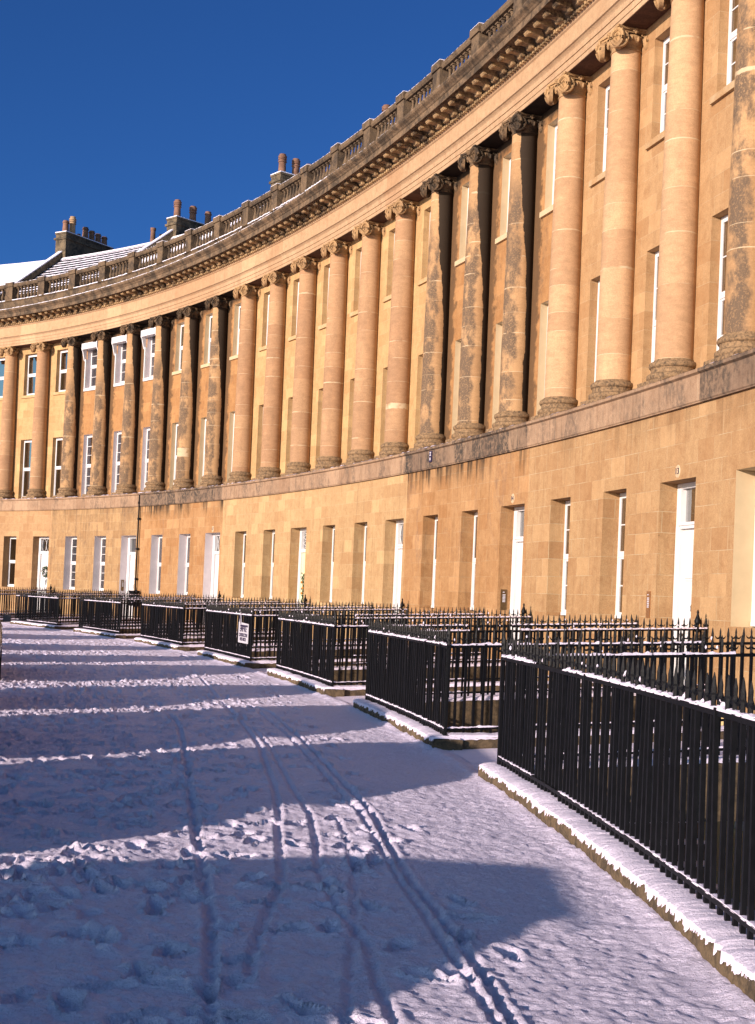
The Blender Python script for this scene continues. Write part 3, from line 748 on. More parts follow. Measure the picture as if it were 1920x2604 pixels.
    for i in range(n):
        a = p0 + (p1 - p0)*i/n; b = p0 + (p1 - p0)*(i + 1)/n
        q = [(-.8, 16.9), (-6.2, 21.15), (-13, 16.9)]
        for (o0, za), (o1, zb) in zip(q[:-1], q[1:]):
            mb.face([FW(a, o0, za), FW(b, o0, za), FW(b, o1, zb), FW(a, o1, zb)], [(a, -o0*1.27), (b, -o0*1.27), (b, -o1*1.27), (a, -o1*1.27)])
    rf = mb.build('roof', M['slate'] if k == 6 else M['snow_roof'], root)
    mb = MB(); sweep(mb, [(-6.05, 21.10), (-6.2, 21.26), (-6.35, 21.10)], p0, p1, .5); mb.build('ridge', M['snow_roof'], rf)
    mb = MB()
    for (o0, za), (o1, zb) in (((-.7, 16.9), (-6.2, 21.2)), ((-6.2, 21.2), (-13, 16.9))):
        pa, pb = p1 - .05, p1 + .05
        for zt, mi in ((.42, 0),):
            v = [FW(pa, o0, za), FW(pb, o0, za), FW(pb, o1, zb), FW(pa, o1, zb)]; w_ = [(x, y, z + zt) for x, y, z in v]
            mb.add(v + w_, [(0, 1, 2, 3), (0, 4, 5, 1), (1, 5, 6, 2), (2, 6, 7, 3), (3, 7, 4, 0)], 0)
            mb.add(w_ + [(x, y, z + .07) for x, y, z in w_], [(0, 4, 5, 1), (1, 5, 6, 2), (2, 6, 7, 3), (3, 7, 4, 0), (4, 7, 6, 5)], 1)
    mb.build('party_parapet', [M['chim'], M['snow_roof']], rf)
    mb = MB(); wall(mb, p0, p1, -13.2, 0, 17, [], 0); mb.build('rear_wall', M['area_wall'], root)
    # chimney stack on the party wall
    Fc = Matrix.Translation(FW(p1, -8.2, 0)) @ Matrix.Rotation(head(p1), 4, 'Z')
    big = k in (2, 3, 4, 5, 6, 7)
    mb = MB(); y0, y1 = (-2.0, 2.0)
    zt = {6: 22.72, 5: 22.25, 4: 22.75, 3: 22.7}.get(k, 22.3)
    if k == 7: y0, y1, zt = -2, 2, 22.4
    mb.box(-.42, .42, y0, y1, 17.2, zt); mb.box(-.50, .50, y0 - .08, y1 + .08, zt - .34, zt - .22); mb.box(-.46, .46, y0 - .04, y1 + .04, zt, zt + .10)
    ch = mb.build('chimney', M['chim'], root, Fc)
    mb = MB(); mb.box(-.45, .45, y0 - .03, y1 + .03, zt + .10, zt + .145); mb.build('chimney_snow', M['snow_roof'], ch, Fc)
    npot = {6: 7, 5: 4, 4: 5, 3: 4}.get(k, 4)
    hs = {6: [1.0, 1.5, .35, 1.05, .95, .9, .85], 5: [1.35, 1.25, 1.2, 1.1], 4: [1.35, 1.3, 1.2, 1.1, 1.1], 3: [1.25, 1.45, 1.2, 1.2]}.get(k, [1.1, 1.2, .9, 1.0])
    for i in range(npot):
        y = y1 - .35 - (y1 - y0 - .7)*i/max(1, npot - 1); hh = hs[i]; mb = MB(); hh *= .78; r = .20 if hh > .4 else .12
        mb.lathe([(r*1.15, 0), (r*1.0, .1), (r*.85, hh*.8), (r*1.05, hh*.82), (r*1.05, hh*.88), (r*.85, hh*.9), (r*.85, hh), (r*.55, hh), (r*.5, hh - .2)], 12)
        if hh > .95:
            for j in range(3): mb.lathe([(r*.9, hh*.6 + j*.13), (r*1.12, hh*.62 + j*.13), (r*1.12, hh*.64 + j*.13 + .02), (r*.9, hh*.66 + j*.13)], 12)
        mb.build('chimney_pot', M['pot2'] if (hh > 1.05 and k == 6) else M['pot'], ch, Fc @ Matrix.Translation((0, y, zt + .10)), True)
    if k == 6:
        F2 = Matrix.Translation(FW(20.4, -12.2, 0)) @ Matrix.Rotation(head(20.4), 4, 'Z')
        mb = MB(); mb.box(-.42, .42, -1.2, 1.2, 16.5, 23.0); ch2 = mb.build('chimney', M['chim'], root, F2)
        for i, hh in enumerate((1.1, .9, 1.25)):
            mb = MB(); mb.lathe([(.19, 0), (.17, .1), (.15, hh*.85), (.18, hh*.87), (.18, hh), (.1, hh)], 12); mb.build('chimney_pot', M['pot'], ch2, F2 @ Matrix.Translation((0, .9 - .8*i, 23.0)), True)
    # entrance bridge across the area
    gc = 3*k + .083; g0, g1 = gc - .459 - .03, gc + .459 + .03
    mb = MB(); n = 8; nn = 10
    def zb(o): return .004 + .25*max(0, (6.9 - o))/6.37
    for i in range(n):
        o0 = 6.9 - (6.9 - OG)*i/n; o1 = 6.9 - (6.9 - OG)*(i + 1)/n
        mb.face([GW(g0, o0, zb(o0)), GW(g0, o1, zb(o1)), GW(g1, o1, zb(o1)), GW(g1, o0, zb(o0))], None, 1)
        for g in (g0, g1): mb.face([GW(g, o0, zb(o0)), GW(g, o1, zb(o1)), GW(g, o1, zb(o1) - .38), GW(g, o0, zb(o0) - .38)], None, 0)
        mb.face([GW(g0, o0, zb(o0) - .38), GW(g0, o1, zb(o1) - .38), GW(g1, o1, zb(o1) - .38), GW(g1, o0, zb(o0) - .38)], None, 0)
    mb.build('entrance_bridge', [M['area_wall'], M['snow']], root)
    # small fittings
    if h.get('no'):
        Fn = frame(doorph, OG, 4.40); mb = MB()
        mb.lathe([(.001, .016), (.10, .016), (.112, .004), (.112, -.01)], 20, 0, Matrix.Diagonal((.85, 1, 1.15, 1)) @ Matrix.Rotation(-PI/2, 4, 'X'))
        pl = mb.build('number_plate', M['plate'], root, Fn)
        cu = bpy.data.curves.new('number', 'FONT'); cu.body = h['no']; cu.size = .17; cu.align_x = 'CENTER'; cu.align_y = 'CENTER'; cu.extrude = .003
        to = bpy.data.objects.new('tmp', cu); C.objects.link(to); bpy.context.view_layer.update()
        me = bpy.data.meshes.new_from_object(to.evaluated_get(bpy.context.evaluated_depsgraph_get())); bpy.data.objects.remove(to)
        me.materials.clear(); me.materials.append(M['ink'])
        inst('number', me, pl, Fn @ Matrix.Translation((0, .022, 0)) @ Matrix.Rotation(PI, 4, 'Z') @ Matrix.Rotation(PI/2, 4, 'X'))
    if k in (0, 1, 5):
        sx = doorph + wdh + (.1 if k == 0 else .0)
        if k == 0: Fi = frame(doorph + wdh + .06 - .0, OG, 1.70)
        mb = MB(); mb.box(-.075, .075, 0, .02, 0, .52)
        Fi = frame(doorph + wdh - .002, OG - .17, 1.70, -PI/2) @ Matrix.Translation((0, 0, 0)) if k else frame(doorph + wdh + .035*3, OG, 1.62)
        if k: Fi = Matrix.Translation(FW(doorph + wdh, OG - .17, 1.62)) @ Matrix.Rotation(head(doorph) + PI/2, 4, 'Z')
        it = mb.build('intercom', M['copper'] if k == 0 else M['brass'], root, Fi)
        mb = MB()
        for j in range(6): mb.box(-.045, .03, .02, .026, .20 + j*.035, .222 + j*.035)
        mb.box(-.02, .03, .02, .026, .44, .46); mb.build('buttons', M['signw'], it, Fi)
# wall plate and other small parts on individual houses
houses = [o for o in C.objects if o.name.startswith('terraced_house')]
def house(k): return houses[k + 1]
Fp = frame(5.47, .625, 5.78); mb = MB(); mb.box(-.09, .09, 0, .03, -.02, .30); wp = mb.build('wall_plate', M['ink'], house(1), Fp)
mb = MB(); mb.box(-.05, .05, .03, .034, .16, .19); mb.box(-.015, .015, .03, .034, .19, .24); mb.box(-.05, .05, .03, .034, .24, .27); mb.box(-.03, .04, .03, .034, .03, .11); mb.build('plate_mark', M['signw'], wp, Fp)
Fd = frame(15.12, OG + .10, 0); mb = MB(); mb.tube([(0, 0, .9), (0, 0, 6.15)], .036, 10); 
for z in (2.2, 3.6, 5.0, 5.75): mb.tube([(0, 0, z - .05), (0, 0, z + .05)], .065, 10); mb.box(-.1, .1, -.1, -.03, z - .02, z + .02)
mb.box(-.22, .22, -.10, .16, .95, 1.62); mb.box(-.26, .26, -.10, .2, 1.58, 1.66)
mb.build('drainpipe', M['iron'], house(4), Fd)
# top-level hanging things
def wreath(name, ph, z, r, label, cat, garland=False):
    Fh = frame(ph, OG - .42 + .045, z); R = random.Random(3); mb = MB(); pts = []
    if not garland:
        for i in range(260):
            a = R.uniform(0, 2*PI); rr = r + R.gauss(0, .035); pts.append((math.cos(a)*rr, R.uniform(0, .09), math.sin(a)*rr))
    else:
        for i in range(420):
            t = R.random(); w = .20*(1 - .75*t) if t < .5 else .06 + .03*math.sin(t*20)
            pts.append((R.gauss(0, w*.5), R.uniform(0, .12), -t*1.25))
        for i in range(0): pts.append((.33 + R.gauss(0, .012), R.uniform(0, .05), -.35 - .85*i/50))
    for (x, y, z_) in pts:
        a, b = R.uniform(0, 2*PI), R.uniform(-1, 1); l = R.uniform(.035, .07); d = Vector((math.cos(a)*l, b*l*.4, math.sin(a)*l)); e = Vector((-math.sin(a)*l*.35, .01, math.cos(a)*l*.35)); q = Vector((x, y, z_))
        mb.face([tuple(q - d), tuple(q + e), tuple(q + d), tuple(q - e)])
    me = mb.mesh(name, [M['leaf'], M['fruit']])
    o = put(bpy.data.objects.new(name, me), None, Fh); tag(o, label, cat)
    if garland:
        mb = MB()
        for (x, z_) in ((.05, -.35), (-.06, -.55), (.02, -.75)): mb.lathe([(.001, -.045), (.035, -.03), (.045, 0), (.035, .03), (.001, .045)], 8, 0, Matrix.Translation((x, .14, z_)))
        mb.build('fruit', M['fruit'], o, Fh, True)
    else:
        mb = MB(); mb.box(-.07, .07, .04, .07, -r - .02, -r + .12); mb.build('ribbon', M['signw'], o, Fh)
wreath('wreath', 18.5, 2.42, .22, 'round dark evergreen wreath hanging on the white door at the far left', 'wreath')
wreath('garland', 9.5, 2.60, .2, 'dark evergreen garland with orange fruit hanging on the ivory yellow door', 'garland', True)
# ------------------------------------------------------------------ area retaining wall (under the kerbs)
# ------------------------------------------------------------------ railings
def spear(mb, x, y, z, hooks, ux, uy, hgt=.175):
    """bar tip above the top rail; ux,uy = direction along the rail"""
    nb = 5
    w = .013
    r = [(.015, z), (.015, z + hgt*.35), (.018, z + hgt*.42), (.017, z + hgt*.58), (.013, z + hgt*.68), (.009, z + hgt*.85), (.002, z + hgt)]
    if hooks: r = [(.015, z), (.015, z + hgt*.30), (.019, z + hgt*.38), (.012, z + hgt*.5), (.013, z + hgt*.72), (.003, z + hgt)]
    mb.lathe([(a, b) for a, b in r], nb, 0, Matrix.Translation((x, y, 0)))
    if hooks:
        for sg in (-1, 1):
            pts = []
            for q in range(6):
                a = q/5*PI*.92; pts.append((x + sg*ux*(.012 + .034*(1 - math.cos(a))), y + sg*uy*(.012 + .034*(1 - math.cos(a))), z + hgt*.40 - .034*math.sin(a) + .018*q/5))
            mb.tube(pts, [.008, .011, .011, .010, .008, .004], 4)
def panel(parent, name, path, zbase, seed, rail_h=1.11, low=.085, hgt=.185, snowtop=True):
    """path(t) -> (x,y), t in metres 0..L ; zbase(t) height of kerb top"""
    fn, L = path; mb = MB(); sn = MB(); n = int(L/.119); R = random.Random(seed)
    def pt(t): 
        x, y = fn(t); return x, y
    for i in range(n + 1):
        t = L*i/n; x, y = pt(t); x2, y2 = pt(min(L, t + .05)); x1, y1 = pt(max(0, t - .05)); dx, dy = x2 - x1, y2 - y1; dl = math.hypot(dx, dy); dx /= dl; dy /= dl
        zb = zbase(t); a = math.atan2(dy, dx)
        Mx = Matrix.Translation((x, y, 0)) @ Matrix.Rotation(a, 4, 'Z') @ Matrix.Rotation(R.gauss(0, .009), 4, 'X')
        mb.box(-.0135, .0135, -.0135, .0135, zb, zb + rail_h + .01, 0, Mx)
        spear(mb, x, y, zb + rail_h, i % 2 == 0, dx, dy, hgt*(1.0 if i % 2 == 0 else 1.06))
    m = max(2, int(L/.6))
    for z0, z1, w in ((rail_h - .035, rail_h, .024), (low, low + .03, .022)):
        vs = []
        for i in range(m + 1):
            t = L*i/m; x, y = pt(t); x2, y2 = pt(min(L, t + .05)); x1, y1 = pt(max(0, t - .05)); dl = math.hypot(x2 - x1, y2 - y1); nx, ny = -(y2 - y1)/dl*w, (x2 - x1)/dl*w; zb = zbase(t)
            vs += [(x - nx, y - ny, zb + z0), (x + nx, y + ny, zb + z0), (x + nx, y + ny, zb + z1), (x - nx, y - ny, zb + z1)]
        fs = [(i*4 + j, i*4 + (j + 1) % 4, i*4 + 4 + (j + 1) % 4, i*4 + 4 + j) for i in range(m) for j in range(4)] + [(0, 3, 2, 1), (m*4, m*4 + 1, m*4 + 2, m*4 + 3)]
        mb.add(vs, fs)
    p = mb.build(name, M['iron'], parent)
    # snow lying on both rails, lumpy
    for z1, amt, w in ((rail_h, 1.0, .028), (low + .03, .35 if seed == 10 else .7, .024)):
        q = max(4, int(L/.045)); prev = None; hs = [max(0.0, R.gauss(.012, .008)) for _ in range(q + 1)]
        for i in range(q + 1):
            t = L*i/q; x, y = pt(t); x2, y2 = pt(min(L, t + .05)); x1, y1 = pt(max(0, t - .05)); dl = math.hypot(x2 - x1, y2 - y1); nx, ny = -(y2 - y1)/dl, (x2 - x1)/dl
            hh = (hs[i] + .006)*amt; gap = (int(t/.9) * 7919 + seed) % 11 == 0
            if gap: prev = None; continue
            zb = zbase(t) + z1; ww = w*R.uniform(.8, 1.1)
            ring = [(x - nx*ww, y - ny*ww, zb - .004), (x - nx*ww*.8, y - ny*ww*.8, zb + hh*.8), (x, y, zb + hh), (x + nx*ww*.8, y + ny*ww*.8, zb + hh*.8), (x + nx*ww, y + ny*ww, zb - .004)]
            if prev:
                for a in range(4): sn.face([prev[a], prev[a + 1], ring[a + 1], ring[a]])
            prev = ring
    if snowtop:   # clots stuck in the finials
        for i in range(int(L*2.2)):
            t = R.uniform(0, L); x, y = pt(t); zb = zbase(t) + rail_h + R.uniform(.0, .09); s_ = R.uniform(.008, .022)
            sn.lathe([(.001, -s_), (s_, 0), (s_*.7, s_*1.2), (.001, s_*1.8)], 5, 0, Matrix.Translation((x, y, zb)))
    sn.build('rail_snow', M['snow'], p, None, True)
    return p
def finial_post(parent, x, y, zb, h=1.16):
    mb = MB(); Mx = Matrix.Translation((x, y, zb))
    mb.lathe([(.05, 0), (.05, .06), (.028, .09), (.028, h - .12), (.045, h - .1), (.045, h - .06), (.028, h - .04), (.024, h + .02), (.055, h + .05), (.06, h + .09), (.035, h + .15), (.016, h + .21), (.024, h + .235), (.012, h + .27), (.001, h + .29)], 12, 0, Mx)
    mb.build('corner_post', M['iron'], parent, None, True)
def corner_bar(parent, x, y, zb):
    mb = MB(); mb.box(x - .02, x + .02, y - .02, y + .02, zb, zb + 1.14); mb.lathe([(.02, 0), (.032, .04), (.02, .09), (.028, .12), (.003, .24)], 8, 0, Matrix.Translation((x, y, zb + 1.13)))
    mb.build('corner_post', M['iron'], parent)
RL = {1: 'nearest black railing running along the kerb on the right, snow lying on its rail',
 2: 'second nearest black railing, snow on its kerb and on the return facing the camera',
 3: 'third black railing from the camera, standing on a snowy kerb just right of the sign',
 4: 'black railing with the white builder\'s sign tied to its street side',
 5: 'black railing just beyond the one with the white sign, below the drainpipe',
 6: 'sixth black railing from the camera, in front of the brown streaked house',
 7: 'seventh black railing, second from the farthest, in front of the house with the door wreath',
 8: 'farthest black railing at the left edge of the street'}
OB = 6.93
for i in range(1, 9):
    pL = 3*i - 6.376; pN = 3*i - 8.459
    if i == 1: pN = -8.0
    root = empty('area_railing', FW(pL, OB, 0)); tag(root, RL[i], 'railing', 'railings round the basement areas')
    e = .17/BAY
    fl = np.linspace(pN + e, pL - e, 60); pts = np.array([FW(q, OB)[:2] for q in fl]); dd = np.concatenate([[0], np.cumsum(np.hypot(*np.diff(pts, axis=0).T))])
    front = (lambda t, pts=pts, dd=dd: (float(np.interp(t, dd, pts[:, 0])), float(np.interp(t, dd, pts[:, 1]))), float(dd[-1]))
    panel(root, 'front_panel', front, lambda t: .13, i*10)
    ends = [(pL, -1), (pN, 1)] if i > 1 else [(pL, -1)]
    for pe, sg in ends:
        q = pe + sg*e
        a = np.array(GW(q, OB)[:2]); b = np.array(GW(q, OG + .05)[:2]); L = float(np.hypot(*(b - a)))
        panel(root, 'side_panel', (lambda t, a=a, b=b, L=L: tuple((a + (b - a)*t/L).tolist()), L), lambda t, L=L: .13 + .25*t/L, i*10 + sg + 5)
        corner_bar(root, float(a[0]), float(a[1]), .12)
        c = a + (b - a)*.97
        if sg < 0 and i >= 2: finial_post(root, float(c[0]), float(c[1]), .13 + .24)
    # kerb stones: front and both returns, kept as one low wall
    mb = MB(); kz = .128
    sweep(mb, [(OK_ - .36, kz), (OK_ - .36, -.4), (OK_, -.03), (OK_, kz - .012), (OK_ - .012, kz)], pN - (.0 if i > 1 else 0), pL, .25)
    ns = 14
    for pe, sg in ends:
        w = .34/BAY; pa, pb = (pe - w, pe) if sg < 0 else (pe, pe + w)
        o0 = OK_ - .36
        for j in range(ns):
            oa = o0 - (o0 - OG)*j/ns; ob = o0 - (o0 - OG)*(j + 1)/ns
            za, zb_ = kz + .25*(7 - oa)/6.5, kz + .25*(7 - ob)/6.5
            v = [GW(pa, oa, -.4), GW(pb, oa, -.4), GW(pb, ob, -.4), GW(pa, ob, -.4), GW(pa, oa, za), GW(pb, oa, za), GW(pb, ob, zb_), GW(pa, ob, zb_)]
            mb.add(v, [(0, 4, 5, 1), (1, 5, 6, 2), (2, 6, 7, 3), (3, 7, 4, 0), (4, 7, 6, 5)])
    kb = mb.build('kerb_stone', M['kerb'], root)
    # snow pillow on the kerb with a ragged outer lip
    sn = MB(); R = random.Random(i); nq = int((pL - pN)*BAY/.013) if i < 4 else int((pL - pN)*BAY/.06); prev = None
    wob = 0.0; lipv = 0
    for j in range(nq + 1):
        ph = pN + (pL - pN)*j/nq; wob = .93*wob + R.gauss(0, .004); lipv = .72*lipv + R.gauss(0, .005)
        lip = OK_ - .012 + lipv*.8 + .010; hz = .040 + wob*.5; dn = kz - max(.004, .022 + lipv*1.8)
        edge = min(j, nq - j)*.03; tp = min(1, edge/.06 + .25)
        ring = [FW(ph, lip + .004, dn), FW(ph, lip, kz + hz*.45*tp), FW(ph, lip - .04, kz + hz*.85*tp), FW(ph, lip - .12, kz + (hz + R.gauss(0, .002))*tp), FW(ph, OK_ - .22, kz + hz*.9*tp), FW(ph, OK_ - .33, kz + hz*.5*tp), FW(ph, OK_ - .365, kz - .02)]
        if prev:
            for a in range(6): sn.face([prev[a], prev[a + 1], ring[a + 1], ring[a]])
        prev = ring
    for pe, sg in ends:
        w = .35/BAY; pa, pb = (pe - w, pe + .01/BAY) if sg < 0 else (pe - .01/BAY, pe + w); prev = None; nq = 110; wob = 0
        for j in range(nq + 1):
            oo = (OK_ - .2) - (OK_ - .2 - OG)*j/nq; z = kz + .25*max(0, 7 - oo)/6.5; wob = .8*wob + R.gauss(0, .006); lp = R.gauss(0, .006)
            ring = [GW(pa, oo, z - .01 - abs(lp)), GW(pa + .03/BAY, oo, z + .03 + wob), GW((pa + pb)/2, oo, z + .045 + wob), GW(pb - .03/BAY, oo, z + .03 + wob), GW(pb, oo, z - .012 - abs(lp)*1.5)]
            if prev:
                for a in range(4): sn.face([prev[a], prev[a + 1], ring[a + 1], ring[a]])
            prev = ring
    sn.build('kerb_snow', M['snow'], kb, None, True, True)
    # inside of the area: retaining wall below the kerb, steps down, landing
    mb = MB(); g0, g1 = pN - .1, pL + .1
    sweep(mb, [(6.74, -.05), (6.74, -3.0)], g0, g1 if i < 8 else g1, .5, endcaps=False)
    mb.build('retaining_wall', M['area_wall'], root)
    mb = MB(); st = MB(); ns = 9
    for j in range(ns):   # stone stair falling away from the bridge, snow on every tread
        pa = pL - .42 - j*.105; pb = pa - .105; zt = -.35 - j*.28
        o0, o1 = 1.9, 3.1
        v = [GW(pa, o0, -3), GW(pb, o0, -3), GW(pb, o1, -3), GW(pa, o1, -3), GW(pa, o0, zt), GW(pb, o0, zt), GW(pb, o1, zt), GW(pa, o1, zt)]
        mb.add(v, [(0, 4, 5, 1), (1, 5, 6, 2), (2, 6, 7, 3), (3, 7, 4, 0), (4, 7, 6, 5)])
        w2 = [(x, y, z + .03) for x, y, z in v[4:]]; st.add(v[4:] + w2, [(0, 4, 5, 1), (1, 5, 6, 2), (2, 6, 7, 3), (3, 7, 4, 0), (4, 7, 6, 5)])
    sr = mb.build('area_stair', M['area_wall'], root); st.build('stair_snow', M['snow'], sr)
# joining stretch of retaining wall under the bridges
# ------------------------------------------------------------------ builder's sign
Fs = frame(3.90, OB + .03, 0)
mb = MB(); w = .52
out = [(-w, .56), (w, .56), (w, 1.08), (w - .14, 1.30), (w - .26, 1.05), (-w, 1.03)]
n = len(out); vs = [(x, y, z) for y in (0, .012) for x, z in out]
mb.add(vs, [tuple(range(n)), tuple(range(2*n - 1, n - 1, -1))] + [(i, i + n, (i + 1) % n + n, (i + 1) % n) for i in range(n)])
sg = put(bpy.data.objects.new('builders_sign', mb.mesh('builders_sign', [M['signw']])), None, Fs)
tag(sg, 'white builder\'s sign with dark lettering and roof-shaped peak tied to black railing', 'sign')
mb = MB(); mb.box(-w + .05, w - .28, .012, .016, .95, .995); 
mb.tube([(w - .05, .014, 1.06), (w - .14, .014, 1.22), (w - .28, .014, .975)], .014, 4); mb.build('roof_mark', M['ink'], sg, Fs)
def text(body, size, z, parent, Fm, sx=1.0):
    cu = bpy.data.curves.new('lettering', 'FONT'); cu.body = body; cu.size = size; cu.align_x = 'CENTER'; cu.align_y = 'BOTTOM'; cu.extrude = .002; cu.offset = .004
    to = bpy.data.objects.new('tmp', cu); C.objects.link(to); bpy.context.view_layer.update()
    me = bpy.data.meshes.new_from_object(to.evaluated_get(bpy.context.evaluated_depsgraph_get())); bpy.data.objects.remove(to)
    me.materials.clear(); me.materials.append(M['ink'])
    return inst('lettering', me, parent, Fm @ Matrix.Translation((0, .014, z)) @ Matrix.Rotation(PI, 4, 'Z') @ Matrix.Rotation(PI/2, 4, 'X') @ Matrix.Diagonal((sx, 1, 1, 1)))
text('EMPIRE', .21, .79, sg, Fs, 1.12); text('CONSTRUCTION', .115, .69, sg, Fs, .98); text('01225 882121', .105, .595, sg, Fs, 1.1)
# yellow cord hanging on the nearest railing
a = FW(-6.30, OB + .03)
mb = MB(); z0 = .42
mb.tube([(0, -.06, z0 + .31), (.0, -.02, z0 + .33), (0, .02, z0 + .28), (0, .03, z0 + .2), (0, .02, z0 + .13), (0, .035, z0 + .05), (0, .03, z0)], .004, 6)
co = put(bpy.data.objects.new('cord', mb.mesh('cord', [M['cord']], True)), None, frame(-6.27, OB + .02, 0, PI/2)); tag(co, 'thin yellow cord dangling on the nearest black railing at the right edge', 'cord')
# ------------------------------------------------------------------ parked cars (their shadows stripe the snow)
def paint(name, col):
    k = NT(name); k.b.inputs['Coat Weight'].default_value = .7; k.b.inputs['Coat Roughness'].default_value = .05
    return k.done(col, .35, None, .2, .5)
TY = simple('tyre_rubber', (.02, .02, .02), .85); RI = simple('wheel_alloy', (.4, .4, .42), .35, .05, 5, .05, .5, .8); GLS = simple('car_glass', (.015, .018, .02), .08, .02, 3, 0, .8)
LGT = simple('lamp_lens', (.6, .6, .6), .15, .02, 3, 0, .8); RLT = simple('rear_lamp', (.35, .02, .02), .2)
def car(s0, s1, o_in, hgt, col, label, cname, front_far=True, gh=None):
    mid = (s0 + s1)/2/BAY; wd = 1.8; oc = o_in + wd/2
    L = (s1 - s0)*(1 - oc*float(np.interp((s0 + s1)/2, _S, _K)))
    root = empty('parked_car', FW(mid, oc, 0), head(mid) + (0 if front_far else PI)); F_ = WM[root.name]
    tag(root, label, 'car', 'cars parked along the outer kerb'); pm = paint(cname, col)
    st = [(-.5, .45, .62), (-.485, .32, .80), (-.44, .28, .92), (-.36, .26, .96), (-.2, .25, .96), (0, .25, .95), (.16, .25, .93), (.2, .25, .92), (.34, .26, .84), (.44, .28, .76), (.485, .33, .66), (.5, .45, .55)]
    mb = MB(); rings = []
    k = hgt/1.5
    for x, zl, zt in st:
        zt *= k; w = wd/2*(1 - .10*max(0, abs(x) - .4)*8)
        rings.append([(x*L, -w*.94, zl), (x*L, -w, zl + .16), (x*L, -w, zt - .16), (x*L, -w*.93, zt - .03), (x*L, -w*.6, zt + .01), (x*L, 0, zt + .03), (x*L, w*.6, zt + .01), (x*L, w*.93, zt - .03), (x*L, w, zt - .16), (x*L, w, zl + .16), (x*L, w*.94, zl)])
    for a, b in zip(rings[:-1], rings[1:]):
        for j in range(len(a)): mb.face([a[j], a[(j + 1) % len(a)], b[(j + 1) % len(a)], b[j]])
    mb.face(rings[0]); mb.face(rings[-1][::-1])
    # greenhouse
    gh = gh or [(-.46, .0), (-.36, .86), (-.24, 1.0), (.02, 1.0), (.10, .94), (.22, .0)]
    G = []
    zb0 = .93*k
    for gi, (x, t) in enumerate(gh):
        z = zb0 + (hgt - zb0)*t; w = wd/2*(.93 - .16*t - (.10 if gi in (1, len(gh) - 2) else 0)); G.append([(x*L, -wd/2*.93, zb0 - .03), (x*L, -w, z - .03*t), (x*L, -w*.8, z), (x*L, 0, z + .015), (x*L, w*.8, z), (x*L, w, z - .03*t), (x*L, wd/2*.93, zb0 - .03)])
    for a, b in zip(G[:-1], G[1:]):
        for j in range(6): mb.face([a[j], a[j + 1], b[j + 1], b[j]])
    body = mb.build('body', pm, root, F_, True, True)
    def quad(name, pts, m, par=root):
        q = MB(); c = sum((Vector(p_) for p_ in pts), Vector())/len(pts); nrm = (Vector(pts[1]) - Vector(pts[0])).cross(Vector(pts[2]) - Vector(pts[0])).normalized()
        if nrm.dot(c - Vector((c.x*.6 if name != 'side_window' else c.x, 0, .6))) < 0: nrm = -nrm
        ps = [c + (Vector(p_) - c)*.9 + nrm*.008 for p_ in pts]; q.face([tuple(v) for v in ps]); return q.build(name, m, par, F_)
    quad('windscreen', [G[4][1], G[4][5], G[5][6], G[5][0]], GLS); quad('rear_window', [G[1][1], G[1][5], G[0][6], G[0][0]], GLS)
    for sgn in (1, 6 - 1):
        for a, b in ((1, 2), (2, 3), (3, 4)):
            lo = 0 if sgn == 1 else 6
            quad('side_window', [G[a][lo][:2] + (G[a][lo][2] + .05,), G[a][sgn], G[b][sgn], G[b][lo][:2] + (G[b][lo][2] + .05,)], GLS)
    for xx in (-.31, .31):
        for sy in (-1, 1):
            Wm = F_ @ Matrix.Translation((xx*L, sy*(wd/2 - .10), .31)) @ Matrix.Rotation(PI/2, 4, 'X')
            mb = MB(); mb.lathe([(.19, -.10), (.29, -.11), (.315, -.07), (.315, .07), (.29, .11), (.19, .10)], 24); wh = mb.build('wheel', TY, root, Wm, True)
            mb = MB(); mb.lathe([(.001, .07), (.06, .08), (.08, .05), (.17, .06), (.195, .10), (.195, -.10), (.17, -.06), (.001, -.07)], 20); mb.build('rim', RI, wh, Wm, True)
    for sy in (-1, 1):
        mb = MB(); mb.box(.468*L, .492*L, sy*.62 - .17, sy*.62 + .17, .52*k, .66*k); mb.build('headlight', LGT, root, F_)
        mb = MB(); mb.box(-.497*L, -.478*L, sy*.68 - .12, sy*.68 + .12, .60*k, .80*k); mb.build('rear_light', RLT, root, F_)
        mb = MB(); mb.box(.12*L, .15*L, min(sy*.9, sy*1.04), max(sy*.9, sy*1.04), .95*k, 1.07*k); mb.build('mirror', pm, root, F_)
    mb = MB(); n = 14
    for i in range(n):
        for j in range(6):
            x0, x1 = -.30*L + .34*L*i/n, -.30*L + .34*L*(i + 1)/n; y0, y1 = -.6 + .2*j, -.4 + .2*j
            f = lambda x, y: hgt + .05 - .05*(abs(y)/.6)**4
            mb.face([(x0, y0, f(x0, y0)), (x1, y0, f(x1, y0)), (x1, y1, f(x1, y1)), (x0, y1, f(x0, y1))])
    for sy in (-.6, .6): mb.face([(-.30*L, sy, hgt), (.04*L, sy, hgt), (.04*L, sy, hgt - .03), (-.30*L, sy, hgt - .03)])
    mb.build('roof_snow', M['snow'], root, F_)
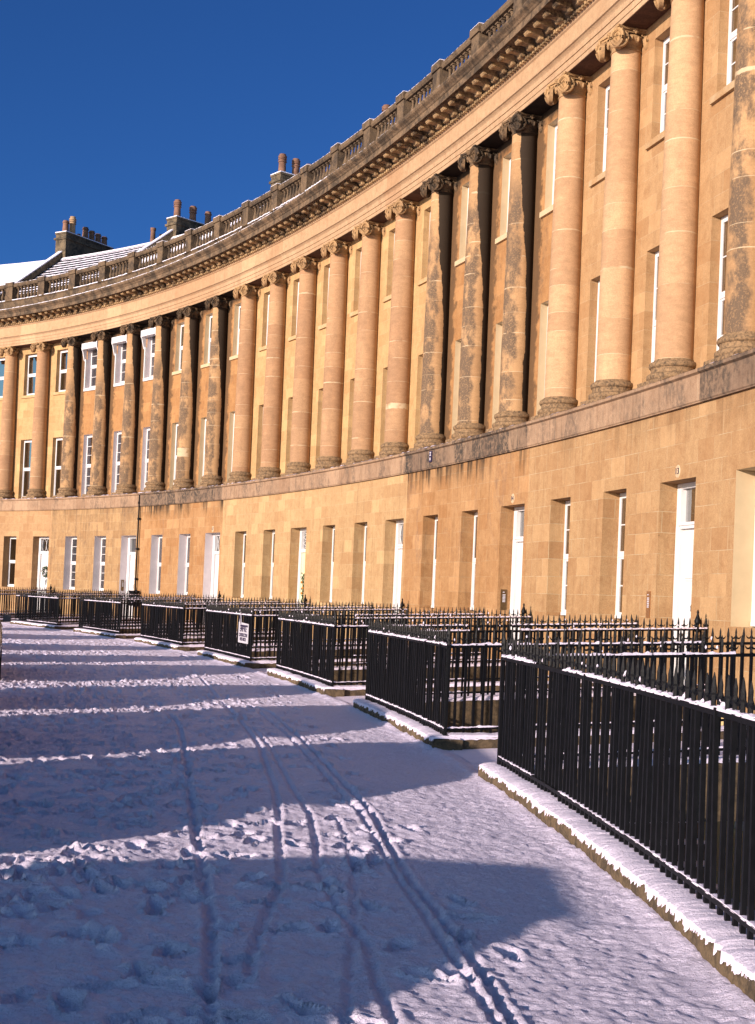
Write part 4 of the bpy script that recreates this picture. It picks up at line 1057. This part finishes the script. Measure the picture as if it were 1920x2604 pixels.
CARS = [(-23.4, -18.45, 1.63, (.25, .02, .02), 'dark red car nearest the camera beyond the left edge, snow on its roof', 'red_paint', True, 12.6, [(-.40, 0), (-.24, .8), (-.12, .98), (.12, 1), (.24, .80), (.46, .12)]),
 (-15.95, -11.6, 1.76, (.03, .05, .10), 'navy blue car second along the outer kerb, off the left edge', 'navy_paint', False, 12.6, [(-.495, 0), (-.475, .9), (-.43, 1), (.17, 1), (.27, .8), (.38, 0)]),
 (-9.75, -5.5, 1.72, (.30, .31, .33), 'silver car third along the outer kerb, off the left edge', 'silver_paint', False, 12.6, [(-.495, 0), (-.475, .9), (-.43, 1), (.14, 1), (.24, .85), (.38, 0)]),
 (-3.6, .0, 1.68, (.55, .55, .53), 'white car between the silver and the black car on the outer kerb', 'white_car_paint', False, 12.82),
 (2.75, 7.5, 1.64, (.012, .012, .015), 'black car whose bumper just enters the left edge of the photo', 'black_paint', False, 12.66),
 (9.4, 12.4, 1.66, (.05, .09, .05), 'dark green car just beyond the black one on the outer kerb', 'green_paint', True, 13.0),
 (15.2, 18.8, 1.66, (.20, .16, .12), 'brown car just beyond the dark green one on the outer kerb', 'brown_paint', True, 13.0),
 (23.0, 27.6, 1.6, (.08, .10, .14), 'slate blue car second from last along the outer kerb', 'slate_paint', True, 12.9),
 (31.0, 35.5, 1.6, (.35, .33, .30), 'pale grey car last along the outer kerb', 'pale_paint', True, 12.9),
 (-29.6, -25.0, 1.6, (.06, .06, .07), 'charcoal car beside the camera on the outer kerb', 'charcoal_paint', True, 12.6)]
for q in CARS: car(q[0], q[1], q[7], q[2], q[3], q[4], q[5], q[6], q[8] if len(q) > 8 else None)
# ------------------------------------------------------------------ sun and sky
AZ, EL = math.radians(43), math.radians(11.9)
sd = bpy.data.lights.new('sun', 'SUN'); sd.energy = 5.0; sd.angle = math.radians(.5); sd.color = (1, .835, .735)
so = bpy.data.objects.new('sun', sd); C.objects.link(so)
d = Vector((math.sin(AZ)*math.cos(EL), math.cos(AZ)*math.cos(EL), -math.sin(EL))); so.rotation_euler = d.to_track_quat('-Z', 'Y').to_euler()
w = bpy.data.worlds.new('World'); scene.world = w; w.use_nodes = True; nt = w.node_tree
bg = nt.nodes['Background']; sky = nt.nodes.new('ShaderNodeTexSky'); sky.sky_type = 'NISHITA'; sky.sun_disc = False
sky.sun_elevation = EL; sky.sun_rotation = AZ + PI; sky.altitude = 1500; sky.air_density = 1.0; sky.dust_density = 1.2; sky.ozone_density = 6.0
mul = nt.nodes.new('ShaderNodeMix'); mul.data_type = 'RGBA'; mul.blend_type = 'MULTIPLY'; mul.inputs[0].default_value = 1; 
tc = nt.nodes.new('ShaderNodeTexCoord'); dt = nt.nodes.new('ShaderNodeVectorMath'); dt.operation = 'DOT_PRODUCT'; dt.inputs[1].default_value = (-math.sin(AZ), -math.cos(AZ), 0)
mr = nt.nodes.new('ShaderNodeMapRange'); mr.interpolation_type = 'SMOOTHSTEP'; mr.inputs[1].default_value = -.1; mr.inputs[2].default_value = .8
tm = nt.nodes.new('ShaderNodeMix'); tm.data_type = 'RGBA'; tm.inputs[6].default_value = (.52, .73, 1, 1); tm.inputs[7].default_value = (3.1, 2.5, 1.75, 1)  # extra warm glow added to the unseen sun-side sky, fills the shaded snow
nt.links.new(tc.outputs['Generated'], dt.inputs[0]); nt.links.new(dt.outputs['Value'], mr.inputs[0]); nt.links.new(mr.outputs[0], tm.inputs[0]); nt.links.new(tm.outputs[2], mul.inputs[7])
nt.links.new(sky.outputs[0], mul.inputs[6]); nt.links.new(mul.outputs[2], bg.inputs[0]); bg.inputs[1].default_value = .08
# ------------------------------------------------------------------ camera
cam = bpy.data.cameras.new('camera'); cam.sensor_fit = 'VERTICAL'; cam.sensor_height = 36; cam.lens = F_PX/2604*36
cam.shift_y = (CY - 1302)/2604; cam.clip_start = .1; cam.clip_end = 5000
fw = Vector((0, math.cos(PITCH), math.sin(PITCH))); u0 = Vector((0, -math.sin(PITCH), math.cos(PITCH))); r0 = Vector((1, 0, 0))
rt = r0*math.cos(ROLL) + u0*math.sin(ROLL); up = -r0*math.sin(ROLL) + u0*math.cos(ROLL)
mw = Matrix(((rt.x, up.x, -fw.x, 0), (rt.y, up.y, -fw.y, 0), (rt.z, up.z, -fw.z, EYE), (0, 0, 0, 1)))
co = bpy.data.objects.new('camera', cam); C.objects.link(co); co.matrix_world = mw; scene.camera = co
vs = scene.view_settings; vs.view_transform = 'Standard'; vs.look = 'None'; vs.exposure = .55; vs.gamma = 1
scene.cycles.use_denoising = True; scene.cycles.max_bounces = 6; scene.cycles.transparent_max_bounces = 12
